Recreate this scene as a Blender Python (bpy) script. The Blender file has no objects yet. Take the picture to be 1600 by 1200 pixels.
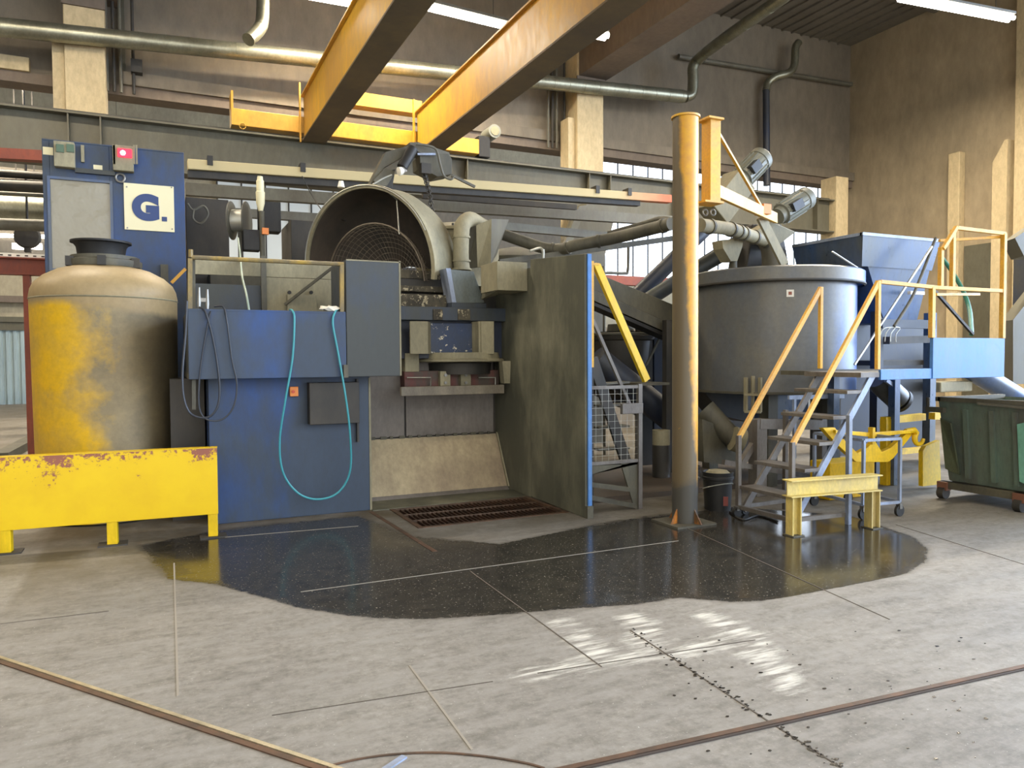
import bpy, bmesh, math, random
from mathutils import Vector as V, Matrix, noise
random.seed(7)
PI = math.pi
SC = bpy.context.scene
COL = SC.collection

# ------------------------------------------------------------------ camera
FPX, EYE = 1170.0, 1.7
YAW, PITCH, ROLL = math.atan(550/1170), -math.atan(.036), 0.006
cy_, sy_ = math.cos(YAW), math.sin(YAW)
fw0, rt0, up0 = V((sy_, cy_, 0)), V((cy_, -sy_, 0)), V((0, 0, 1))
FW = fw0*math.cos(PITCH)+up0*math.sin(PITCH)
UP = up0*math.cos(PITCH)-fw0*math.sin(PITCH)
RT2 = rt0*math.cos(ROLL)-UP*math.sin(ROLL)
UP2 = UP*math.cos(ROLL)+rt0*math.sin(ROLL)
CAM = V((0, 0, EYE))
cd = bpy.data.cameras.new('camera'); cam = bpy.data.objects.new('camera', cd); COL.objects.link(cam)
m3 = Matrix((RT2, UP2, -FW)).transposed()
cam.matrix_world = Matrix.Translation(CAM) @ m3.to_4x4()
cd.sensor_fit = 'HORIZONTAL'; cd.sensor_width = 36; cd.lens = 36*FPX/1600; cd.clip_end = 200
SC.camera = cam

# ------------------------------------------------------------------ world, exposure
w = bpy.data.worlds.new('world'); SC.world = w; w.use_nodes = True
bg = w.node_tree.nodes['Background']
_tc = w.node_tree.nodes.new('ShaderNodeTexCoord'); _sx = w.node_tree.nodes.new('ShaderNodeSeparateXYZ'); _rp = w.node_tree.nodes.new('ShaderNodeValToRGB')
w.node_tree.links.new(_tc.outputs['Generated'], _sx.inputs[0]); w.node_tree.links.new(_sx.outputs[0], _rp.inputs[0]); w.node_tree.links.new(_rp.outputs[0], bg.inputs[0])
_rp.color_ramp.elements[0].position = -.0; _rp.color_ramp.elements[0].color = (.50, .49, .46, 1); _rp.color_ramp.elements[1].position = .95; _rp.color_ramp.elements[1].color = (2.1, 2.6, 3.4, 1); _e = _rp.color_ramp.elements.new(.5); _e.color = (.72, .80, .92, 1)
bg.inputs[1].default_value = 4.4
SC.view_settings.view_transform = 'Standard'; SC.view_settings.look = 'None'
SC.view_settings.exposure = 0.22; SC.view_settings.gamma = 1; SC.view_settings.use_curve_mapping = False

def area(name, loc, sx, sy, power, col, rot=(0, 0, 0)):
    l = bpy.data.lights.new(name, 'AREA'); l.shape = 'RECTANGLE'; l.size = sx; l.size_y = sy
    l.energy = power; l.color = col
    o = bpy.data.objects.new(name, l); COL.objects.link(o); o.location = loc; o.rotation_euler = rot
    return o

# ------------------------------------------------------------------ measuring helpers (photo sight lines met with real planes)
def ray(px, py): return FW+RT2*((px-800)/FPX)+UP2*((600-py)/FPX)
def G(px, py, z=0): d = ray(px, py); return CAM+d*((z-EYE)/d.z)
def P(px, py, y): d = ray(px, py); return CAM+d*(y/d.y)
def Q(px, py, x): d = ray(px, py); return CAM+d*(x/d.x)
def R(x0, y0, x1, y1, Y):
    "image rectangle on the plane Y -> X0,X1,Z0,Z1"
    mx, my = (x0+x1)/2, (y0+y1)/2
    return P(x0, my, Y).x, P(x1, my, Y).x, P(mx, y1, Y).z, P(mx, y0, Y).z

# ------------------------------------------------------------------ materials
MATS = {}
def lin(c): return tuple(((v/255)/12.92 if v/255 <= .04045 else ((v/255+.055)/1.055)**2.4) for v in c)
class NT:
    def __init__(s, name):
        s.m = bpy.data.materials.new(name); s.m.use_nodes = True; s.t = s.m.node_tree; s.n = s.t.nodes; s.l = s.t.links
        s.b = s.n['Principled BSDF']
    def new(s, t, **k):
        n = s.n.new(t)
        for a, v in k.items(): setattr(n, a, v)
        return n
    def link(s, a, b): s.l.new(a, b)
    def coord(s, scale=(1, 1, 1)):
        c = s.new('ShaderNodeTexCoord'); mp = s.new('ShaderNodeMapping'); mp.inputs['Scale'].default_value = scale
        s.link(c.outputs['Object'], mp.inputs[0]); return mp.outputs[0]
    def noise(s, vec, scale, detail=6, rough=.6):
        n = s.new('ShaderNodeTexNoise'); n.inputs['Scale'].default_value = scale; n.inputs['Detail'].default_value = detail
        n.inputs['Roughness'].default_value = rough; s.link(vec, n.inputs['Vector']); return n.outputs['Fac']
    def ramp(s, fac, a, b, ca=(0, 0, 0), cb=(1, 1, 1)):
        if a < 0 or b > 1:
            q = s.new('ShaderNodeMapRange'); q.inputs['From Min'].default_value = a; q.inputs['From Max'].default_value = b; s.link(fac, q.inputs['Value']); fac = q.outputs[0]; a, b = 0, 1
        r = s.new('ShaderNodeValToRGB'); e = r.color_ramp.elements
        e[0].position = a; e[1].position = b; e[0].color = (*ca, 1); e[1].color = (*cb, 1); s.link(fac, r.inputs[0]); return r.outputs[0]
    def mix(s, fac, a, b, mode='MIX'):
        n = s.new('ShaderNodeMix', data_type='RGBA', blend_type=mode)
        for sock, v in ((n.inputs[0], fac), (n.inputs[6], a), (n.inputs[7], b)):
            if isinstance(v, (int, float)): sock.default_value = v
            elif isinstance(v, tuple): sock.default_value = (*v, 1)
            else: s.link(v, sock)
        return n.outputs[2]
    def math(s, op, a, b=0.0, c=0.0):
        n = s.new('ShaderNodeMath', operation=op)
        for i, v in enumerate((a, b, c)):
            if isinstance(v, (int, float)): n.inputs[i].default_value = v
            else: s.link(v, n.inputs[i])
        return n.outputs[0]
    def bump(s, h, st=.2, dist=.01):
        b = s.new('ShaderNodeBump'); b.inputs['Strength'].default_value = st; b.inputs['Distance'].default_value = dist
        s.link(h, b.inputs['Height']); s.link(b.outputs[0], s.b.inputs['Normal'])

def worn(name, base, dirt=None, amount=.5, scale=1.5, rough=.55, metal=0.0, chips=None, chipamt=.68, stretch=(1, 1, .45), bump=.15, soft=.16):
    "painted or bare surface with large dusty patches, fine mottling and optional chips"
    if name in MATS: return MATS[name]
    t = NT(name); base = lin(base); c = t.coord(stretch)
    f = t.noise(c, scale, 8, .62); fine = t.noise(c, scale*14, 5, .7)
    col = base
    if dirt is not None:
        d = lin(dirt); col = t.mix(t.ramp(f, 1-amount-soft-.06, 1-amount+soft-.06), base, d)
    var = t.ramp(fine, .25, .8, (.72, .72, .72), (1.12, 1.12, 1.12))
    col = t.mix(1.0, col, var, 'MULTIPLY')
    if chips is not None:
        cn = t.noise(t.coord((1, 1, 1)), 9, 9, .75)
        col = t.mix(t.ramp(cn, chipamt, chipamt+.03), col, lin(chips))
    t.link(col, t.b.inputs['Base Color'])
    rr = t.math('MULTIPLY_ADD', fine, .35, rough-.17); t.link(rr, t.b.inputs['Roughness'])
    t.b.inputs['Metallic'].default_value = metal
    if bump: t.bump(fine, bump, .004)
    MATS[name] = t.m; return t.m
def plain(name, c, rough=.5, metal=0.0, emit=None, es=1.0, alpha=None):
    if name in MATS: return MATS[name]
    t = NT(name); t.b.inputs['Base Color'].default_value = (*lin(c), 1); t.b.inputs['Roughness'].default_value = rough
    t.b.inputs['Metallic'].default_value = metal
    if emit: t.b.inputs['Emission Color'].default_value = (*lin(emit), 1); t.b.inputs['Emission Strength'].default_value = es
    MATS[name] = t.m; return t.m

DUST = (128, 118, 92)
blue = worn('blue_paint', (24, 70, 134), (50, 64, 82), .52, 1.0, .5, soft=.11)
bluedark = worn('blue_paint_dusty', (36, 58, 92), (58, 62, 60), .6, 1.3, .5)
blueR = worn('blue_paint_glossy', (50, 84, 135), (84, 90, 92), .45, 1.3, .32)
bluelt = worn('blue_light_paint', (72, 128, 200), (95, 130, 170), .35, 2, .45)
yellow = worn('yellow_barrier_paint', (226, 188, 0), (214, 172, 4), .35, 1.2, .38, chips=(150, 120, 30), chipamt=.72)
yelcrane = worn('yellow_crane_paint', (236, 184, 16), (196, 150, 60), .55, .7, .5)
railgrime = worn('stained_rail', (178, 146, 56), (116, 104, 76), .55, 5, .55)
yelrail = worn('yellow_rail_paint', (228, 176, 48), (208, 160, 88), .4, 3, .5, chips=(130, 105, 70), chipamt=.74, stretch=(1, 1, 1))
yelstand = worn('yellow_stand_paint', (224, 200, 104), (190, 172, 118), .45, 3, .5, chips=(110, 85, 60), chipamt=.7)
yellift = worn('yellow_lifting_paint', (240, 196, 20), (190, 150, 40), .3, 3, .45)
grime = worn('grimy_steel', (106, 102, 84), (74, 72, 62), .5, 2.2, .6)
dusty = worn('dusty_steel', (168, 160, 130), (132, 126, 102), .5, 1.8, .7)
crust = worn('crusted_steel', (112, 104, 82), (60, 56, 48), .5, 5, .8, chips=(176, 166, 138), chipamt=.56, bump=.6)
gpanel = worn('stained_grey_panel', (124, 122, 102), (88, 88, 74), .5, 1.5, .6, soft=.1)
dark = worn('dark_steel', (42, 42, 40), (70, 64, 55), .4, 2, .6)
darkblue = worn('dark_navy_steel', (30, 42, 66), (54, 56, 58), .45, 2, .5)
black = worn('black_rubber', (22, 22, 22), (48, 46, 42), .35, 3, .6)
steel = worn('bare_steel', (150, 148, 142), (110, 106, 98), .4, 3, .38, metal=.7)
galv = worn('galvanised_duct', (158, 158, 140), (128, 126, 108), .4, 2, .35, metal=.75)
greybeam = worn('grey_runway_paint', (104, 103, 90), (90, 86, 70), .5, .8, .6)
greypipe = worn('grey_pipe_paint', (112, 112, 100), (92, 88, 76), .5, 1.5, .6)
redsteel = worn('red_oxide_paint', (158, 76, 48), (116, 56, 42), .4, 1.5, .6)
stairst = worn('stair_steel', (128, 124, 118), (96, 88, 80), .45, 3, .5, metal=.2)
palest = worn('pale_blue_steel', (150, 164, 190), (120, 124, 130), .4, 3, .45, metal=.2)
green = worn('green_skip_paint', (104, 128, 112), (94, 96, 88), .5, 2.4, .55, chips=(96, 66, 56), chipamt=.66, stretch=(1, 1, .3))
mint = worn('mint_paint', (130, 190, 165), (110, 165, 145), .4, 2, .5)
creamsheet = worn('cream_rubbed_sheet', (190, 174, 140), (146, 130, 108), .42, 1.6, .6)
slabgrey = worn('grey_slab', (134, 128, 122), (106, 100, 94), .5, 1.6, .7)
plaster = worn('pillar_concrete', (206, 188, 150), (190, 172, 136), .4, 1, .85)
conc = worn('wall_concrete', (138, 128, 112), (118, 110, 97), .5, .35, .9, bump=.05)
concR = worn('wall_right_concrete', (178, 162, 134), (146, 134, 112), .5, .3, .9, bump=.05)
concB = worn('beam_concrete', (130, 116, 102), (112, 101, 90), .5, .6, .9, bump=.05)
deck = worn('roof_deck', (126, 120, 108), (112, 106, 96), .5, .6, .7)
farwall = worn('far_wall_panel', (184, 174, 146), (164, 154, 130), .5, .5, .8)
corr = worn('far_door_sheet', (168, 188, 192), (146, 164, 168), .5, .8, .6, stretch=(6, 1, .2))
castgrey = plain('grey_motor_paint', (120, 122, 112), .45)
orange = plain('orange_plastic', (225, 130, 50), .4)
white = plain('white_enamel', (225, 222, 210), .4)
cream = plain('cream_plate', (226, 218, 178), .45)
logoblue = plain('logo_blue', (38, 62, 112), .5)
teal = plain('teal_hose_rubber', (66, 150, 160), .4)
hoseblk = plain('dark_hose_rubber', (44, 48, 56), .45)
greenhose = plain('green_hose_rubber', (40, 110, 84), .5)
wire = plain('bright_wire', (186, 186, 176), .4, .6)
tube_em = plain('lamp_tube', (255, 250, 240), .4, 0, (255, 246, 232), 16)
day_em = plain('daylight_glass', (235, 242, 250), .4, 0, (225, 238, 255), 2.6)
day_dim = plain('frosted_glass', (180, 184, 180), .5, 0, (205, 212, 212), .25)
redlit = plain('red_signal_glass', (200, 20, 40), .3, 0, (255, 20, 50), 3)
palelens = plain('unlit_green_lens', (70, 96, 74), .3)
hot_em = plain('signal_bulb', (255, 220, 220), .3, 0, (255, 225, 225), 12)

# ------------------------------------------------------------------ mesh builder
class MB:
    def __init__(s): s.v = []; s.f = []; s.sm = []
    def add(s, vs, fs, smooth=False):
        o = len(s.v); s.v += [V(v) for v in vs]; s.f += [tuple(i+o for i in f) for f in fs]; s.sm += [smooth]*len(fs); return s
    def box(s, x0, x1, y0, y1, z0, z1):
        if x0 > x1: x0, x1 = x1, x0
        if y0 > y1: y0, y1 = y1, y0
        if z0 > z1: z0, z1 = z1, z0
        vs = [(x, y, z) for z in (z0, z1) for y in (y0, y1) for x in (x0, x1)]
        return s.add(vs, [(0, 2, 3, 1), (4, 5, 7, 6), (0, 1, 5, 4), (2, 6, 7, 3), (0, 4, 6, 2), (1, 3, 7, 5)])
    def bar(s, a, b, w, h=None, up=(0, 0, 1)):
        a, b = V(a), V(b); h = h or w; d = (b-a).normalized(); u = V(up)
        if abs(d.dot(u)) > .99: u = V((0, 1, 0))
        sd = d.cross(u).normalized(); u = sd.cross(d).normalized()
        vs = [p+sd*(i*w/2)+u*(j*h/2) for p in (a, b) for i, j in ((-1, -1), (1, -1), (1, 1), (-1, 1))]
        return s.add(vs, [(3, 2, 1, 0), (4, 5, 6, 7), (0, 1, 5, 4), (1, 2, 6, 5), (2, 3, 7, 6), (3, 0, 4, 7)])
    def ibeam(s, a, b, w, h, t=.03, up=(0, 0, 1), channel=False):
        a, b = V(a), V(b); d = (b-a).normalized(); u = V(up); sd = d.cross(u).normalized(); u = sd.cross(d).normalized()
        for k in (-1, 1): s.bar(a+u*k*(h/2-t/2), b+u*k*(h/2-t/2), w, t, up)
        off = sd*(w/2-t/2) if channel else V((0, 0, 0))
        return s.bar(a+off, b+off, t, h-2*t, up)
    def tube(s, pts, r, seg=10, cap=True):
        pts = [V(p) for p in pts]; n = len(pts); rr = r if isinstance(r, (list, tuple)) else [r]*n
        d0 = (pts[1]-pts[0]).normalized(); u = V((0, 0, 1)) if abs(d0.z) < .9 else V((1, 0, 0)); u = d0.cross(u).normalized()
        vs = []; fs = []
        for i, p in enumerate(pts):
            d = (pts[min(i+1, n-1)]-pts[max(i-1, 0)]).normalized()
            u = (u-d*u.dot(d)).normalized(); w_ = d.cross(u)
            for k in range(seg):
                a = 2*PI*k/seg; vs.append(p+(u*math.cos(a)+w_*math.sin(a))*rr[i])
        for i in range(n-1):
            for k in range(seg):
                q = (k+1) % seg; fs.append((i*seg+k, i*seg+q, (i+1)*seg+q, (i+1)*seg+k))
        s.add(vs, fs, True)
        if cap: s.add(vs[:seg], [tuple(range(seg))[::-1]]); s.add(vs[-seg:], [tuple(range(seg))])
        return s
    def cyl(s, a, b, r0, r1=None, seg=20): return s.tube([a, b], [r0, r0 if r1 is None else r1], seg)
    def lathe(s, c, prof, axis=(0, 0, 1), seg=40, a0=0, a1=2*PI, ref=None):
        c = V(c); ax = V(axis).normalized(); u = V(ref) if ref else (V((1, 0, 0)) if abs(ax.x) < .9 else V((0, 0, 1)))
        u = (u-ax*u.dot(ax)).normalized(); w_ = ax.cross(u); full = abs(a1-a0-2*PI) < 1e-4; m = seg if full else seg+1
        vs = []; fs = []
        for r, h in prof:
            for k in range(m):
                a = a0+(a1-a0)*k/seg; vs.append(c+ax*h+(u*math.cos(a)+w_*math.sin(a))*max(r, 1e-4))
        for i in range(len(prof)-1):
            for k in range(seg):
                q = (k+1) % m; fs.append((i*m+k, i*m+q, (i+1)*m+q, (i+1)*m+k))
        return s.add(vs, fs, True)
    def prism(s, pts, vec):
        pts = [V(p) for p in pts]; n = len(pts); vec = V(vec); vs = pts+[p+vec for p in pts]
        fs = [tuple(range(n))[::-1], tuple(range(n, 2*n))]+[(i, (i+1) % n, n+(i+1) % n, n+i) for i in range(n)]
        return s.add(vs, fs)
    def frustum(s, lo, hi, t=0):
        "lo, hi: four corners each, walls between"
        vs = [V(p) for p in lo+hi]
        return s.add(vs, [(i, (i+1) % 4, 4+(i+1) % 4, 4+i) for i in range(4)])
    def torus(s, c, R_, r, axis=(0, 0, 1), seg=28, a0=0, a1=2*PI, ref=None, ts=8):
        ax = V(axis).normalized(); u = V(ref) if ref else (V((1, 0, 0)) if abs(ax.x) < .9 else V((0, 0, 1)))
        u = (u-ax*u.dot(ax)).normalized(); w_ = ax.cross(u)
        pts = [V(c)+(u*math.cos(a0+(a1-a0)*k/seg)+w_*math.sin(a0+(a1-a0)*k/seg))*R_ for k in range(seg+1)]
        return s.tube(pts, r, ts)
    def build(s, name, mat, parent=None, bevel=0, solid=0, local=False):
        me = bpy.data.meshes.new(name); base = V((0, 0, 0)); p = parent
        if parent is not None and not local:
            while p is not None: base = base+p.location; p = p.parent
        elif parent is None and not local and s.v:
            base = V((sum(v.x for v in s.v)/len(s.v), sum(v.y for v in s.v)/len(s.v), min(v.z for v in s.v)))
        me.from_pydata([tuple(v-base) for v in s.v], [], s.f); me.update()
        for i, pl in enumerate(me.polygons): pl.use_smooth = s.sm[i]
        bm = bmesh.new(); bm.from_mesh(me); bmesh.ops.recalc_face_normals(bm, faces=bm.faces); bm.to_mesh(me); bm.free()
        me.materials.append(mat)
        if any(s.sm): me.set_sharp_from_angle(angle=math.radians(32))
        o = bpy.data.objects.new(name, me); COL.objects.link(o)
        if parent is not None: o.parent = parent
        elif not local: o.location = base
        if solid: md = o.modifiers.new('solid', 'SOLIDIFY'); md.thickness = solid; md.offset = 0
        if bevel: md = o.modifiers.new('bevel', 'BEVEL'); md.width = bevel; md.segments = 2; md.limit_method = 'ANGLE'
        return o

def smooth(pts, n=8):
    "Catmull-Rom through points"
    pts = [V(p) for p in pts]; q = [pts[0]*2-pts[1]]+pts+[pts[-1]*2-pts[-2]]; out = []
    for i in range(1, len(q)-2):
        a, b, c, d = q[i-1:i+3]
        for k in range(n):
            t = k/n; out.append(.5*((2*b)+(c-a)*t+(2*a-5*b+4*c-d)*t*t+(3*b-a-3*c+d)*t**3))
    return out+[pts[-1]]
def thing(name, label, cat, loc=(0, 0, 0), group=None, rz=0):
    o = bpy.data.objects.new(name, None); COL.objects.link(o); o.location = loc; o.rotation_euler = (0, 0, rz); o.empty_display_size = .2
    o['label'] = label; o['category'] = cat
    if group: o['group'] = group
    return o
def tag(o, label, cat, group=None):
    o['label'] = label; o['category'] = cat
    if group: o['group'] = group
    return o
def struct(o, label=None):
    o['kind'] = 'structure'
    if label: o['label'] = label
    return o

# ================================================================== FLOOR
wetpoly = [G(*p).xy for p in [(215, 852), (262, 905), (330, 912), (400, 930), (470, 950), (560, 964), (650, 968), (760, 962), (880, 952), (990, 945), (1060, 934),
    (1150, 941), (1240, 936), (1330, 921), (1410, 901), (1447, 878), (1450, 858), (1425, 838), (1395, 828), (1330, 806), (1150, 792), (1020, 806), (930, 820), (780, 850), (640, 838), (560, 806), (350, 828)]]
def sdist(p, poly):
    inside = False; best = 1e9; n = len(poly)
    for i in range(n):
        a, b = poly[i], poly[(i+1) % n]; ab = b-a; t = max(0, min(1, (p-a).dot(ab)/ab.length_squared)); best = min(best, (p-a-ab*t).length)
        if (a.y > p.y) != (b.y > p.y) and p.x < (b.x-a.x)*(p.y-a.y)/(b.y-a.y)+a.x: inside = not inside
    return best if inside else -best
def frange(a, b, st):
    n = round((b-a)/st); return [a+(b-a)*i/n for i in range(n+1)]
GX0, GX1, GY0, GY1 = 2.33, 3.97, 7.12, 8.10       # drain pit
xs = sorted(set([-40, -30, -22, -15, -10, -7, -5, -4, -3.5, -3]+frange(-2, GX0, .055)+frange(GX0, GX1, .055)[1:]+frange(GX1, 8.2, .055)[1:]+[8.6, 9, 10, 11, 13, 16, 19, 24, 30, 40, 55, 80]))
ys = sorted(set([-12, -8, -5, -3, -1, 0, 1, 1.5, 2]+frange(2.6, GY0, .055)+frange(GY0, GY1, .055)[1:]+[8.3, 8.6, 9, 10, 12, 14, 17, 20, 25, 30, 35, 40]))
chalk = [[G(*p).xy for p in l] for l in ([(880, 975), (905, 995), (925, 1010), (935, 1032)], [(990, 965), (1010, 985), (1000, 1000)], [(1100, 960), (1150, 985), (1190, 1015)],
    [(1180, 1020), (1215, 1045), (1225, 1070)], [(835, 1052), (960, 1028), (1090, 1010), (1180, 995)])]
def dpoly(p, l):
    best = 1e9
    for a, b in zip(l, l[1:]):
        ab = b-a; t = max(0, min(1, (p-a).dot(ab)/ab.length_squared)); best = min(best, (p-a-ab*t).length)
    return best
vs = []; wet = []; chk = []; grim = []
nx, ny = len(xs), len(ys)
for y in ys:
    for x in xs:
        vs.append((x, y, 0)); p = V((x, y))
        if -1 < x < 6.8 and 3.9 < y < 8.4:
            d = sdist(p, wetpoly); wl = .5+d/.16 if y < 6.4 else .5+d/.5
            wet.append(max(0, min(1, wl)))
        else: wet.append(0)
        chk.append(max(0, 1-min(dpoly(p, l) for l in chalk)/.2) if (0 < x < 5 and 2 < y < 6) else 0)
        # tracked-in process dirt around the machines
        grim.append(max(0, min(1, (y+.27*(x-4)*(x > 4)-5.6)/1.6)) if -1 < x < 12 else (.6 if y > 7 else 0))
fs = []
for j in range(ny-1):
    for i in range(nx-1):
        xm, ym = (xs[i]+xs[i+1])/2, (ys[j]+ys[j+1])/2
        if GX0 < xm < GX1 and GY0 < ym < GY1: continue
        fs.append((j*nx+i, j*nx+i+1, (j+1)*nx+i+1, (j+1)*nx+i))
me = bpy.data.meshes.new('floor'); me.from_pydata(vs, [], fs)
for nm, data in (('wet', wet), ('chalk', chk), ('grime', grim)):
    a = me.attributes.new(nm, 'FLOAT', 'POINT'); a.data.foreach_set('value', data)
t = NT('concrete_floor')
c = t.coord((1, 1, 1)); n1 = t.noise(c, .7, 8, .6); n2 = t.noise(c, 9, 8, .7); n3 = t.noise(t.coord((1, 3.2, 1)), 2.2, 9, .7); n4 = t.noise(c, 55, 3, .6)
base = t.mix(t.ramp(n1, .3, .7), lin((136, 132, 124)), lin((108, 104, 97)))
n5 = t.noise(c, 20, 9, .75); n6 = t.noise(t.coord((1, 2, 1)), 5, 10, .75)
base = t.mix(1.0, base, t.ramp(n5, .3, .7, (.66, .66, .65), (1.36, 1.36, 1.36)), 'MULTIPLY'); base = t.mix(1.0, base, t.ramp(n6, .35, .65, (.78, .77, .75), (1.22, 1.22, 1.23)), 'MULTIPLY')
base = t.mix(t.ramp(n3, .42, .7), base, lin((142, 138, 131)))
base = t.mix(t.ramp(n2, .55, .85), base, lin((104, 98, 88)))
base = t.mix(t.ramp(n4, .66, .73), base, lin((176, 172, 163)))
def att(nm): a = t.new('ShaderNodeAttribute'); a.attribute_name = nm; return a.outputs['Fac']
gr = t.math('MULTIPLY', att('grime'), t.ramp(t.noise(c, 1.6, 8, .65), .25, .6))
base = t.mix(gr, base, lin((88, 80, 64)))
ck = t.math('MULTIPLY', t.ramp(t.math('ADD', att('chalk'), t.math('MULTIPLY', t.math('SUBTRACT', n6, .5), 1.5)), .3, .8), t.ramp(t.noise(t.coord((1.6, 13, 1)), 1.5, 5, .6), .44, .6))
base = t.mix(t.math('MULTIPLY', ck, .85), base, lin((214, 211, 200)))
wf = t.math('ADD', att('wet'), t.math('MULTIPLY', t.math('SUBTRACT', t.noise(t.coord((1, 1.6, 1)), 9, 10, .8), .5), .8))
wm = t.ramp(wf, .42, .56)
wetcol = t.mix(t.ramp(n2, .35, .75), lin((34, 33, 31)), lin((66, 62, 54)))
wetcol = t.mix(t.ramp(n4, .63, .7), wetcol, lin((150, 144, 130)))
dryhint = t.ramp(wf, .1, .5)
base = t.mix(t.math('MULTIPLY', dryhint, .35), base, lin((92, 84, 70)))
base = t.mix(wm, base, wetcol)
t.link(base, t.b.inputs['Base Color'])
pool = t.ramp(t.math('ADD', wf, t.math('MULTIPLY', n1, .3)), .62, 1.05)
rdry = t.math('MULTIPLY_ADD', n2, .3, .5)
rwet = t.math('MULTIPLY_ADD', pool, -.14, .3)
rmix = t.new('ShaderNodeMix'); t.link(wm, rmix.inputs[0]); t.link(rdry, rmix.inputs[2]); t.link(rwet, rmix.inputs[3]); t.link(rmix.outputs[0], t.b.inputs['Roughness'])
bp = t.math('MULTIPLY', t.math('ADD', n2, t.math('MULTIPLY', n4, .4)), t.math('SUBTRACT', 1.05, pool)); t.bump(bp, .25, .006)
me.materials.append(t.m)
fl = bpy.data.objects.new('floor', me); COL.objects.link(fl); struct(fl)
# pit under the drain
m = MB(); m.box(GX0-.02, GX0, GY0, GY1, -.5, -.002); m.box(GX1, GX1+.02, GY0, GY1, -.5, -.002); m.box(GX0, GX1, GY0-.02, GY0, -.5, -.002); m.box(GX0, GX1, GY1, GY1+.02, -.5, -.002); m.box(GX0, GX1, GY0, GY1, -.52, -.5)
struct(m.build('trim_1', dark))
# floor joints and steel slot rails
jm = plain('joint_dark', (88, 80, 70), .9); jl = plain('joint_pale', (146, 139, 126), .9)
rustslot = worn('rusty_slot_steel', (120, 88, 66), (82, 66, 54), .5, 6, .6, metal=.3); palerail = worn('worn_slot_edge', (196, 182, 150), (150, 138, 114), .4, 8, .4, metal=.5)
def strip(p0, p1, w_, mat, nm, h=.0025, z0=0.0):
    a, b = G(*p0), G(*p1); a.z = b.z = z0+h/2; mm = MB(); mm.bar(a, b, w_, h); return struct(mm.build(nm, mat))
T = [1]
def tn(): T[0] += 1; return 'trim_%d' % T[0]
for a, b, w_, mt in [((735, 893), (940, 1042), .008, jm), ((1062, 820), (1390, 968), .008, jm), ((985, 985), (1205, 1130), .008, jm), ((1205, 1130), (1315, 1200), .007, jm),
        ((1400, 820), (1600, 882), .008, jm), ((470, 925), (1060, 845), .006, jl), ((345, 840), (560, 822), .008, jl), ((0, 975), (170, 955), .006, jm), ((840, 1052), (1180, 1000), .007, jm),
        ((425, 1118), (770, 1065), .006, jm), ((272, 880), (278, 1088), .012, jl), ((640, 1040), (738, 1172), .012, jl), ((580, 800), (680, 862), .045, rustslot)]:
    strip(a, b, w_, mt, tn())
for off, mt, w_ in ((0, palerail, .022), (.035, rustslot, .03)):
    a, b = G(-60, 1008), G(560, 1212)
    n_ = V((b-a).yx); n_ = V((-(b-a).y, (b-a).x, 0)).normalized(); a = a-n_*off; b = b-n_*off; a.z = b.z = .003; mm = MB(); mm.bar(a, b, w_, .006); struct(mm.build(tn(), mt))
for off, mt, w_ in ((0, rustslot, .03), (.028, plain('slot_dark', (60, 50, 42), .8), .012)):
    a, b = G(850, 1209), G(1640, 1033); n_ = V(((b-a).y, -(b-a).x, 0)).normalized(); a = a+n_*off; b = b+n_*off; a.z = b.z = .003; mm = MB(); mm.bar(a, b, w_, .006); struct(mm.build(tn(), mt))
cpt = [G(*p, .003) for p in [(505, 1199), (560, 1186), (620, 1178), (690, 1176), (760, 1182), (820, 1192), (850, 1200)]]
m = MB()
sp = smooth(cpt, 5)
for a, b in zip(sp, sp[1:]): m.bar(a, b+(b-a)*.1, .012, .004)
struct(m.build(tn(), rustslot))
m = MB(); m.bar(G(600, 1203, .004), G(632, 1182, .004), .03, .008); struct(m.build(tn(), palest))
# drops of dark slurry along the joint
m = MB()
for _ in range(190):
    t_ = random.random(); px = 985+t_*330+random.gauss(0, 5); py = 985+t_*215+random.gauss(0, 3)
    if random.random() < .3: px = random.uniform(1000, 1560); py = random.uniform(985, 1190)
    c0 = G(px, py); r_ = random.uniform(.003, .011); k = 9
    ring = [c0+V((math.cos(a)*r_*random.uniform(.7, 1.5), math.sin(a)*r_*random.uniform(.6, 1.1), .0015)) for a in [2*PI*i/k for i in range(k)]]
    m.prism(ring, (0, 0, .001))
o = m.build('slurry_drops', plain('wet_slurry', (36, 34, 32), .25)); tag(o, 'dark wet slurry drops scattered on the floor in front of the puddle', 'drops'); o['kind'] = 'stuff'

# ================================================================== SHELL
ZR = 11.3; WY = 16.9; XR = 19.65
m = MB(); m.box(-40, XR+.3, WY, WY+.3, 7.05, ZR); struct(m.build('wall_back', conc))
# recessed sill band under the panels
m = MB(); m.box(-40, XR, WY-.12, WY+.35, 6.9, 7.1); struct(m.build('trim_50', concB))
m = MB(); m.box(XR, XR+.3, 9.6, 17.3, 0, ZR); struct(m.build('wall_right', concR))
m = MB(); m.box(-40, 75, 34.4, 34.7, 0, ZR+3); struct(m.build('wall_far', farwall))
m = MB(); m.box(-14.3, -14, -8, 34.4, 0, ZR); struct(m.build('wall_left', conc))
m = MB(); m.box(-15, 75, 17.2, 34.7, ZR+1.8, ZR+2); struct(m.build('ceiling', deck))
m = MB()
m.box(-15, XR+.3, -9, 17.2, ZR, ZR+.25)
for i in range(88):
    x = -14+i*.38; m.box(x, x+.05, 8, WY, ZR-.05, ZR)
for y in (11, 14): m.box(-14, XR, y, y+.12, ZR-.14, ZR-.09)
struct(m.build('ceiling', deck))
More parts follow.
